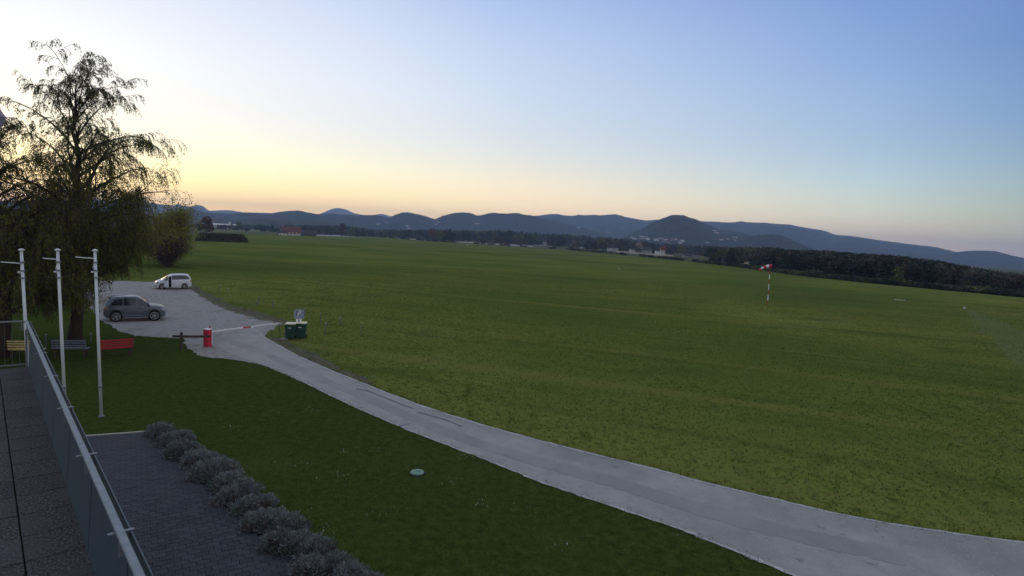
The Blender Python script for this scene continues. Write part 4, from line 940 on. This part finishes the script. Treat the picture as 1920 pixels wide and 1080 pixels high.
# small white field markers
for px, py, s_, lb in [(1161, 504, .35, 'small white marker plate alone in the middle of the field'), (876, 459.5, .8, 'small white marker at the far middle edge of the field'), (1808, 578.5, .3, 'small white marker at the start of the mown track on the right')]:
    p = G(px, py); e = empty('field_marker', p, 0, lb, 'marker'); b = MB(); b.box((0, 0, s_ * .35), (s_, .06, s_ * .6), bev=.01); b.build('plate', M['whitetop'], e); b = MB(); b.box((0, .05, s_ * .1), (.04, .04, s_ * .3)); b.build('stake', M['wood'], e)
p = G(1687, 563); e = empty('white_board', p, rad(-8), 'long low white marker board lying in the field at the right', 'marker'); b = MB(); b.box((0, 0, .06), (1.7, .22, .05), bev=.01); b.build('board', M['whitetop'], e); b = MB(); b.box((-.5, 0, .02), (.06, .3, .05)); b.box((.5, 0, .02), (.06, .3, .05)); b.build('foot', M['wood'], e)
# edge of a furled flag hanging from a bracket at the left border
f0 = AT(-16, 168, 7.0); e = empty('furled_flag', (f0.x, f0.y, f0.z), rad(-42), 'greyish flag hanging furled at the left border above the willow', 'flag')
b = MB(); nz_ = 16; W2 = .30; rows = []
H2 = f0.z - AT(-4, 247, 7.0).z
for i in range(nz_ + 1):
    t = i / nz_; wdt = interp([(0, .035), (.3, .055), (.55, .095), (.62, .115), (.75, .09), (1, .05)], t)
    rows.append([(math.cos(a) * wdt + .0, math.sin(a) * wdt * .7 * (1 + .3 * math.sin(3 * a + t * 4)), -H2 * t) for a in np.linspace(0, 2 * math.pi, 13)[:-1]])
for r0, r1 in zip(rows, rows[1:]):
    for k in range(12): b.quad(r0[k], r0[(k + 1) % 12], r1[(k + 1) % 12], r1[k])
b.build('cloth', M['cloth_grey'], e, True); b = MB(); b.tube([(0, 0, -.02), (0, 0, .06), (-.9, -.1, .45)], .02, 6); b.build('staff', M['steel'], e)

# ------------------------------------------------------------------ cars
def make_car(kind, root, paint, sx_=1.0):
    if kind == 'suv':
        TOPP = [(-2.46, .80), (-2.44, 1.02), (-2.36, 1.16), (-2.15, 1.50), (-1.98, 1.66), (-1.6, 1.73), (-.6, 1.765), (.1, 1.745), (.42, 1.66), (.8, 1.42), (1.12, 1.19), (1.22, 1.15), (1.7, 1.10), (2.1, 1.03), (2.33, .93), (2.42, .80), (2.46, .62)]
        BELT = [(-2.46, .78), (-2.40, 1.0), (-2.2, 1.12), (0, 1.10), (1.15, 1.08), (1.9, 1.00), (2.25, .88), (2.42, .72), (2.46, .58)]
        HW = [(-2.46, .76), (-2.38, .87), (-2.1, .96), (-1.5, 1.0), (1.45, 1.0), (2.0, .95), (2.25, .86), (2.4, .68), (2.46, .5)]
        RW = [(-2.46, .66), (-2.0, .62), (-.5, .66), (.4, .64), (1.15, .76), (2.0, .78), (2.3, .66), (2.46, .42)]
        BOT = [(-2.46, .52), (-2.3, .34), (-2.0, .27), (2.1, .26), (2.35, .30), (2.46, .42)]
        AX, WR, AR = (-1.50, 1.49), .385, .455
    else:
        TOPP = [(-2.2, .72), (-2.18, .98), (-2.12, 1.15), (-1.98, 1.45), (-1.85, 1.60), (-1.5, 1.655), (-.5, 1.67), (.2, 1.62), (.55, 1.50), (1.0, 1.26), (1.40, 1.04), (1.5, 1.00), (1.85, .90), (2.05, .80), (2.16, .68), (2.2, .56)]
        BELT = [(-2.2, .70), (-2.12, 1.0), (-1.9, 1.06), (0, 1.00), (1.1, .96), (1.5, .92), (1.9, .80), (2.1, .68), (2.2, .52)]
        HW = [(-2.2, .74), (-2.1, .83), (-1.8, .89), (1.3, .90), (1.8, .85), (2.05, .72), (2.15, .58), (2.2, .42)]
        RW = [(-2.2, .64), (-1.8, .58), (-.4, .62), (.4, .60), (1.2, .68), (1.6, .72), (2.0, .58), (2.2, .36)]
        BOT = [(-2.2, .45), (-2.05, .30), (-1.8, .22), (1.9, .20), (2.1, .24), (2.2, .34)]
        AX, WR, AR = (-1.33, 1.35), .325, .375
    x0, x1 = TOPP[0][0], TOPP[-1][0]
    xs = sorted(set([round(x0 + (x1 - x0) * i / 46, 3) for i in range(47)] + [round(a + AR * math.cos(t), 3) for a in AX for t in np.linspace(0, math.pi, 15)] + [TOPP[1][0], TOPP[2][0], TOPP[-2][0], TOPP[-3][0]]))
    def zb(x):
        z = interp(BOT, x)
        for a in AX:
            d = abs(x - a)
            if d < AR: z = max(z, WR + math.sqrt(AR * AR - d * d))
        return z
    NR, NG, NT = 7, 5, 5
    def side(x, t):           # t 0..1 sill->belt, 1..2 belt->roof edge, 2..3 to centre line
        bz, be, tp_, hw, rw = zb(x), interp(BELT, x), interp(TOPP, x), interp(HW, x), interp(RW, x)
        be = min(be, tp_ - .01); bz = min(bz, be - .03)
        if t <= 1:
            z = bz + (be - bz) * t; zz = (z - .25) / max(.2, be - .25)
            return hw * (.945 + .055 * math.sin(max(0, min(1, zz)) * math.pi * .9 + .15) - (.02 if .35 < zz < .5 else 0)), z
        if t <= 2:
            s = t - 1; ez = tp_ - .035 * min(1, (tp_ - be) * 3)
            return hw * .945 + (rw - hw * .945) * s ** 1.15, be + (ez - be) * s
        s = t - 2; ez = tp_ - .035 * min(1, (tp_ - be) * 3)
        return rw * (1 - s), ez + (tp_ - ez) * math.sin(s * math.pi / 2)
    ts = [i / NR for i in range(NR)] + [1 + i / NG for i in range(NG)] + [2 + i / NT for i in range(NT + 1)]
    b = MB(); rowsz = []
    for x in xs:
        r = []; z0 = zb(x); y0, _ = side(x, 0); r.append((x * sx_, 0, z0 + .0)); r.append((x * sx_, y0 * .85, z0))
        for t in ts: y, z = side(x, t); r.append((x * sx_, y, z))
        rowsz.append(r)
    open_rng = (.30, 1.12) if kind == 'van' else None
    nrow = len(rowsz[0])
    for sgn in (1, -1):
        for i in range(len(xs) - 1):
            for j in range(nrow - 1):
                if open_rng and sgn == 1 and xs[i] >= open_rng[0] - .06 and xs[i + 1] <= open_rng[1] + .06 and 2 <= j <= 2 + NR + NG - 2: continue
                P_ = [rowsz[i][j], rowsz[i + 1][j], rowsz[i + 1][j + 1], rowsz[i][j + 1]]; P_ = [(x, y * sgn, z) for x, y, z in P_]
                b.mi = 1 if j == 0 or j == 1 else 0
                if sgn == 1: P_ = P_[::-1]
                b.quad(*P_)
        for r, rev in ((rowsz[0], 1), (rowsz[-1], 0)):
            b.mi = 0
            for j in range(nrow - 1):
                b.quad((r[j][0], 0, r[j][2]), (r[j][0], r[j][1] * sgn, r[j][2]), (r[j + 1][0], r[j + 1][1] * sgn, r[j + 1][2]), (r[j + 1][0], 0, r[j + 1][2]))
    me = b.mesh('body', [M[paint], M['black']])
    import bmesh
    bm = bmesh.new(); bm.from_mesh(me); bmesh.ops.remove_doubles(bm, verts=bm.verts, dist=.0008); bmesh.ops.recalc_face_normals(bm, faces=bm.faces); bm.to_mesh(me); bm.free()
    me.polygons.foreach_set('use_smooth', [True] * len(me.polygons)); link('body', me, root)
    def patch(name, xa, xb, ta, tb, mat, off=.006, sides=(1, -1), nx=10, nt_=4, parent=None, shape=None):
        out = None
        for sg in sides:
            b = MB(); g = []
            for i in range(nx + 1):
                rowp = []
                for j in range(nt_ + 1):
                    fx = i / nx; ft = j / nt_; ta_, tb_ = (ta, tb) if shape is None else shape(fx)
                    x = xa + (xb - xa) * fx; y, z = side(x, ta_ + (tb_ - ta_) * ft); rowp.append((x * sx_, (y + off) * sg, z + off * .3))
                g.append(rowp)
            for i in range(nx):
                for j in range(nt_): b.quad(g[i][j], g[i + 1][j], g[i + 1][j + 1], g[i][j + 1])
            out = b.build(name, M[mat], parent or root, True)
        return out
    def top_patch(name, xa, xb, f, mat, off=.006, nx=8, zlift=0):
        b = MB(); g = []
        for i in range(nx + 1):
            x = xa + (xb - xa) * i / nx; rowp = []
            for s in np.linspace(-f, f, 9):
                y, z = side(x, 3 - min(1, abs(s))); yy = interp(RW, x) * s
                rowp.append(((x + (off if xa > 0 else -off)) * sx_, yy, z + off))
            g.append(rowp)
        for i in range(nx):
            for j in range(8): b.quad(g[i][j], g[i + 1][j], g[i + 1][j + 1], g[i][j + 1])
        return b.build(name, M[mat], root, True)
    far_only = (1, -1)
    if kind == 'suv':
        top_patch('windscreen', .44, 1.12, .93, 'glass'); top_patch('rear_window', -2.34, -2.0, .85, 'glass')
        taper = lambda a, c_: (lambda fx: (1.10, 1.0 + .80 * min(1, interp([(0, a), (.25, 1), (.75, 1), (1, c_)], fx))))
        patch('front_window', .10, 1.05, 1.1, 1.85, 'glass', shape=lambda fx: (1.08, 1.86)); patch('rear_door_window', -.92, .02, 1.08, 1.86, 'glass'); patch('quarter_window', -1.85, -1.0, 1.08, 1.84, 'glass', shape=lambda fx: (1.1, 1.35 + .49 * min(1, fx * 2.5)))
        for xa, xb, hx_ in ((-.98, .04, -.75), (.08, 1.14, .28)):
            dr = patch('door', xa, xb, .10, .985, paint, off=.010, nx=12)
            for sg in (1, -1):
                y, z = side(hx_, .82); h_ = MB(); h_.box((hx_ * sx_, (y + .03) * sg, z), (.20, .03, .035), bev=.008); h_.build('handle', M['black'], dr)
        patch('tail_lamp', -2.44, -2.12, .78, .99, 'red_lamp', nx=5); patch('headlamp', 2.12, 2.40, .80, .98, 'lamp', nx=5); patch('rear_reflector', -2.40, -2.32, .30, .36, 'red_lamp', nx=3)
        patch('sill_trim', -.95, 1.0, .0, .055, 'chrome', off=.014); patch('lower_side_strip', -1.0, .5, .17, .24, 'steel', off=.016)  # chrome along the sills, narrow steel strip low on both sides
        patch('vent', 1.02, 1.10, .4, .62, 'black', nx=2, off=.012)
        b = MB(); b.box((2.45 * sx_, 0, .62), (.04, .62, .26), bev=.01); b.build('grille', M['black'], root)
        for sg in (1, -1):
            b = MB(); y1, z1 = side(-1.7, 2); b.tube([(x * sx_, side(x, 2)[0] * sg, side(x, 2)[1] + .055) for x in (-1.75, -1.4, -.6, .1, .35)], [.012, .02, .02, .02, .012], 6); b.build('roof_rail', M['chrome'], root)
        b = MB(); b.box((-2.03 * sx_, 0, 1.665), (.26, 1.12, .035), M=Matrix.Rotation(rad(-14), 3, 'Y'), bev=.01); b.build('spoiler', M[paint], root)
        rimm = 'rim_dark'
    else:
        top_patch('windscreen', .58, 1.38, .95, 'lamp' if False else 'glass'); top_patch('rear_window', -2.10, -1.88, .85, 'glass')
        patch('side_window', -1.90, .22, 1.1, 1.85, 'glass', shape=lambda fx: (1.10, 1.45 + .40 * min(1, fx * 5)), nx=16); patch('front_window', .34, 1.30, 1.1, 1.8, 'glass', sides=(-1,), shape=lambda fx: (1.1, 1.82 - .5 * max(0, fx - .6)))
        patch('sliding_door', -.78, .24, .12, .985, paint, off=.010, nx=12); patch('front_door', .32, 1.12, .12, .985, paint, off=.010, nx=12, sides=(-1,))
        patch('tail_lamp', -2.18, -1.98, .75, .99, 'red_lamp', nx=5); patch('headlamp', 1.78, 2.10, .76, .98, 'glass', nx=5); patch('lower_grille', 2.0, 2.17, .05, .32, 'black', nx=3)
        b = MB(); b.box((2.19 * sx_, 0, .38), (.04, .74, .14)); b.box((2.185 * sx_, 0, .60), (.03, .66, .06)); b.build('grille', M['black'], root)
        b = MB(); b.box((.72 * sx_, .30, .42), (.62, .5, .16), bev=.04); b.box((.46 * sx_, .30, .78), (.16, .5, .62), M=Matrix.Rotation(rad(-14), 3, 'Y'), bev=.04); b.box((.44 * sx_, .30, 1.2), (.12, .28, .18), bev=.03); b.build('driver_seat', M['seatcloth'], root)
        b = MB(); b.box((.66 * sx_, 0, .30), (1.3, 1.60, .04)); b.box((1.22 * sx_, 0, .75), (.35, 1.4, .4), bev=.06); b.box((.20 * sx_, 0, .75), (.03, 1.5, .95)); b.build('cabin_lining', M['seatcloth'], root)
        # opened front door, hinged at its front edge
        dg = bpy.data.objects.new('open_front_door', None); COL.objects.link(dg); dg.parent = root; y_, _ = side(1.10, .5); dg.location = (1.10 * sx_, y_ - .01, 0); dg.rotation_euler = (0, 0, rad(-60)); Ld = .82 * sx_
        b = MB(); b.box((-Ld / 2, 0, .63), (Ld, .09, .70), bev=.025); b.build('door_leaf', M[paint], dg)
        b = MB(); b.box((-Ld / 2, -.055, .63), (Ld * .9, .02, .62)); b.build('door_lining', M['seatcloth'], dg)
        b = MB(); b.tube([(-Ld + .03, 0, .98), (-Ld + .06, -.06, 1.50), (-.42 * Ld, -.07, 1.47), (-.02, 0, .99)], .022, 6); b.build('window_frame', M[paint], dg)
        b = MB(); b.quad((-Ld + .05, -.0, .98), (-.05, 0, .98), (-.42 * Ld, -.06, 1.45), (-Ld + .07, -.06, 1.48)); b.build('window', M['glass'], dg)
        rimm = 'rim'
    patch('wheel_arch_trim', AX[0] - AR * .9, AX[0] + AR * .9, 0, .10, 'black' if kind == 'suv' else paint, off=.012, nx=14, nt_=1); patch('wheel_arch_trim', AX[1] - AR * .9, AX[1] + AR * .9, 0, .10, 'black' if kind == 'suv' else paint, off=.012, nx=14, nt_=1)
    hw_ = interp(HW, 0)
    for sg in (1, -1):
        mx = 1.02 if kind == 'suv' else 1.18; y, z = side(mx, 1.12); b = MB(); b.box((mx * sx_, (y + .11) * sg, z + .03), (.13, .20, .14), bev=.03); b.box((mx * sx_, (y + .01) * sg, z - .02), (.05, .1, .04)); b.build('mirror', M['black' if kind == 'suv' else paint], root)
        for a in AX:
            Rm = Matrix.Rotation(rad(90), 3, 'X'); c_ = (a * sx_, (hw_ - .13) * sg, WR); b = MB()
            b.lathe([(WR * .62, -.10), (WR * .95, -.115), (WR, -.08), (WR, .08), (WR * .95, .115), (WR * .62, .10)], 28, (0, 0, 0), M=Rm); b.lathe([(0, 0), (WR * .63, 0)], 20, M=Rm); tw_ = b.build('wheel', M['rubber'], root, True); tw_.location = c_
            b = MB(); o_ = -sg * -.0
            yo = .108 * sg
            b.lathe([(WR * .62, -.01), (WR * .68, -.01), (WR * .70, .01), (WR * .62, .012)], 24, (0, yo, 0), M=Rm)
            b.lathe([(0, -.01), (WR * .17, -.015), (WR * .17, .015), (0, .012)], 12, (0, yo, 0), M=Rm)
            for k in range(10):
                an = k // 2 * 2 * math.pi / 5 + (.16 if k % 2 else -.16)
                b.box((math.cos(an) * WR * .40, yo, math.sin(an) * WR * .40), (WR * .52, .025, WR * .085), M=Matrix.Rotation(-an, 3, 'Y'))
            b.build('rim', M['rimface' if kind == 'suv' else 'rim'], tw_)
            b = MB(); b.lathe([(0, 0), (WR * .64, 0)], 20, (0, yo * .72, 0), M=Rm); b.build('brake_disc', M['rim_dark'], tw_)
    # number plate blanks
    for x in (x0 - .012, x1 + .012): b = MB(); b.box((x * sx_, 0, .62 if x < 0 else .48), (.02, .46, .11)); b.build('number_plate', M['whitetop'], root)
# near side contact midpoint -> centre of the car
def place_car(kind, pxa, pya, pxb, pyb, heading, scale, sx_, paint, name, label, cat, near_side):
    mid_ = (G(pxa, pya) + G(pxb, pyb)) / 2; e = empty(name, mid_, heading, label, cat); make_car(kind, e, paint, sx_)
    hw = {'suv': .95, 'van': .85}[kind] * scale; left = Vector((-math.sin(heading), math.cos(heading), 0)); e.location = mid_ - left * hw * near_side; e.scale = (scale,) * 3; return e
place_car('suv', 219, 604, 288.5, 602, rad(35), .97, .76, 'suv', 'parked_suv', 'dark grey sport utility car parked on the gravel behind the red bench', 'car', -1)
place_car('van', 305.5, 543.5, 345, 542, rad(215), .95, .79, 'vanp', 'parked_minivan', 'white minivan with its front door standing open at the back of the car park', 'car', 1)

# ------------------------------------------------------------------ grass tufts (geometry, not countable)
def tufts(name, n, region, hmin, hmax, mat, label, wmul=.22, keep=None, patchy=0.0):
    r = np.random.RandomState(len(name) * 7 + n % 97); xs_, ys_ = region(r, n)
    if keep is not None: k = keep(xs_, ys_); xs_, ys_ = xs_[k], ys_[k]
    m = len(xs_); h = r.uniform(hmin, hmax, m); a = r.rand(m) * 6.283; ln = r.normal(0, .9, (m, 2)) * h[:, None]; w_ = h * wmul
    B0 = np.stack([xs_ - np.cos(a) * w_, ys_ - np.sin(a) * w_, np.zeros(m)], 1); B1 = np.stack([xs_ + np.cos(a) * w_, ys_ + np.sin(a) * w_, np.zeros(m)], 1); T_ = np.stack([xs_ + ln[:, 0], ys_ + ln[:, 1], h], 1)
    V = np.stack([B0, B1, T_], 1).reshape(-1, 3); F = np.arange(3 * m).reshape(m, 3); tag(link(name, np_mesh(name, V, F, M[mat])), label, 'grass', None, 'stuff')
lawn_xy = [(p.x, p.y) for p in lawn]; road_xy = [(p.x, p.y) for p in upw] + [(p.x, p.y) for p in reversed(low)]; lot_xy = [(G(*p).x, G(*p).y) for p in lot]; apr_xy = [(G(*p).x, G(*p).y) for p in [(345, 634), (392, 631), (420, 640), (455, 660), (490, 684), (470, 680), (375, 668)]]; pav_xy = [(p.x, p.y) for p in pv]
def npin(X, Y, poly):
    c_ = np.zeros(len(X), bool); n = len(poly)
    for i in range(n):
        (ax, ay), (bx, by) = poly[i], poly[(i + 1) % n]
        if ay == by: continue
        c_ ^= ((ay > Y) != (by > Y)) & (X < (bx - ax) * (Y - ay) / (by - ay) + ax)
    return c_
terr_xy = [(TP(-.2, -.3, 0).x, TP(-.2, -.3, 0).y), (TP(13, -.3, 0).x, TP(13, -.3, 0).y), (TP(13, 7, 0).x, TP(13, 7, 0).y), (TP(-.2, 7, 0).x, TP(-.2, 7, 0).y)]
def seen(X, Y):
    m_ = np.array(C3.transposed()); q = m_ @ np.stack([X, Y, np.full(len(X), -CAMZ)]); d = -q[2]; sx_ = 960 + FPX * q[0] / np.maximum(d, .1); sy_ = 540 - FPX * q[1] / np.maximum(d, .1)
    return (d > 1) & (sx_ > -260) & (sx_ < 2180) & (sy_ < 1300)
off_ = lambda X, Y: ~npin(X, Y, road_xy) & ~npin(X, Y, lot_xy) & ~npin(X, Y, apr_xy) & ~npin(X, Y, pav_xy) & ~npin(X, Y, terr_xy) & seen(X, Y)
def polar(r0, r1, pw=1.0):
    def f(r, n): a = r.uniform(rad(-50), rad(50), n); d = r0 + (r1 - r0) * r.rand(n) ** pw; return np.sin(a) * d, np.cos(a) * d
    return f
M['blade_lawn'] = noise_mat('lawn_blades', [(.038, .060, .012), (.054, .080, .016), (.076, .100, .024)], scale=3, rough=.9, spec=.15, transl=.2, second=[(.22, (.070, .085, .022), .55, .75)])
M['blade_field'] = noise_mat('field_blades', [(.042, .064, .012), (.070, .098, .019), (.104, .126, .031)], scale=2.4, rough=.9, spec=.15, transl=.2, second=[(.10, (.140, .148, .038), .50, .70), (.30, (.150, .150, .045), .54, .70, (1, 22, 1), rad(69), 1), (.6, (.125, .112, .045), .64, .78)])
tufts('lawn_grass', 330000, polar(9, 42, .9), .02, .055, 'blade_lawn', 'short dark green grass of the near lawn', keep=lambda X, Y: npin(X, Y, lawn_xy) & off_(X, Y))
tufts('field_grass', 460000, polar(13, 130, .75), .025, .085, 'blade_field', 'rough green grass of the airfield', wmul=.28, keep=lambda X, Y: ~npin(X, Y, lawn_xy) & off_(X, Y))
def edge_region(r, n):
    P = list(zip(upw[2:], upw[3:])) + list(zip(low[2:], low[3:])); W_ = np.array([(b_ - a_).length for a_, b_ in P]); i = r.choice(len(P), n, p=W_ / W_.sum()); t = r.rand(n)
    A = np.array([(a_.x, a_.y) for a_, b_ in P]); B = np.array([(b_.x, b_.y) for a_, b_ in P]); Q = A[i] + (B[i] - A[i]) * t[:, None] + r.normal(0, .10, (n, 2)); return Q[:, 0], Q[:, 1]
tufts('edge_grass', 5000, edge_region, .02, .06, 'blade_lawn', 'grass creeping over the road edges', keep=seen)
# daisies in the lawn
def clusters(r, n):
    c_ = [G(*p) for p in [(700, 842), (890, 855), (862, 858), (834, 902), (640, 893), (548, 870), (506, 775), (655, 850), (700, 963), (1290, 1000), (520, 880), (580, 770), (610, 990), (440, 800), (1060, 1020), (980, 960), (560, 965), (900, 940)]]; i = r.randint(0, len(c_), n); A = np.array([(p.x, p.y) for p in c_]); return A[i, 0] + r.normal(0, .22, n), A[i, 1] + r.normal(0, .22, n)
M['daisy'] = plain('daisy_white', (.45, .48, .36), .8)
tufts('daisies', 230, clusters, .025, .045, 'daisy', 'scattered pale daisies in the near lawn', wmul=.35, keep=lambda X, Y: off_(X, Y))

# ------------------------------------------------------------------ haze
hz, ht = bpy.data.materials.new('haze'), None
hz.use_nodes = True; t = hz.node_tree; t.nodes.remove(t.nodes['Principled BSDF']); pvn = t.nodes.new('ShaderNodeVolumePrincipled'); t.links.new(pvn.outputs[0], t.nodes['Material Output'].inputs['Volume'])
pvn.inputs['Density'].default_value = 1.7e-4; pvn.inputs['Color'].default_value = (.50, .69, 1.0, 1); pvn.inputs['Anisotropy'].default_value = 0.0
hb = MB(); hb.box((0, 0, 172), (18400, 18400, 350)); o = hb.build('haze', hz); tag(o, 'thin evening haze over the plain and the hills', 'haze', None, 'stuff')
for ob in bpy.data.objects:
    if ob.name.startswith('far_mountains'): print('top', max(v.co.z for v in ob.data.vertices))
    if ob.get('kind') == 'structure' and ob.type == 'MESH' and 'range' in ob.name: print('top2', max(v.co.z for v in ob.data.vertices))
print('tris', sum(len(m.polygons) for m in bpy.data.meshes))
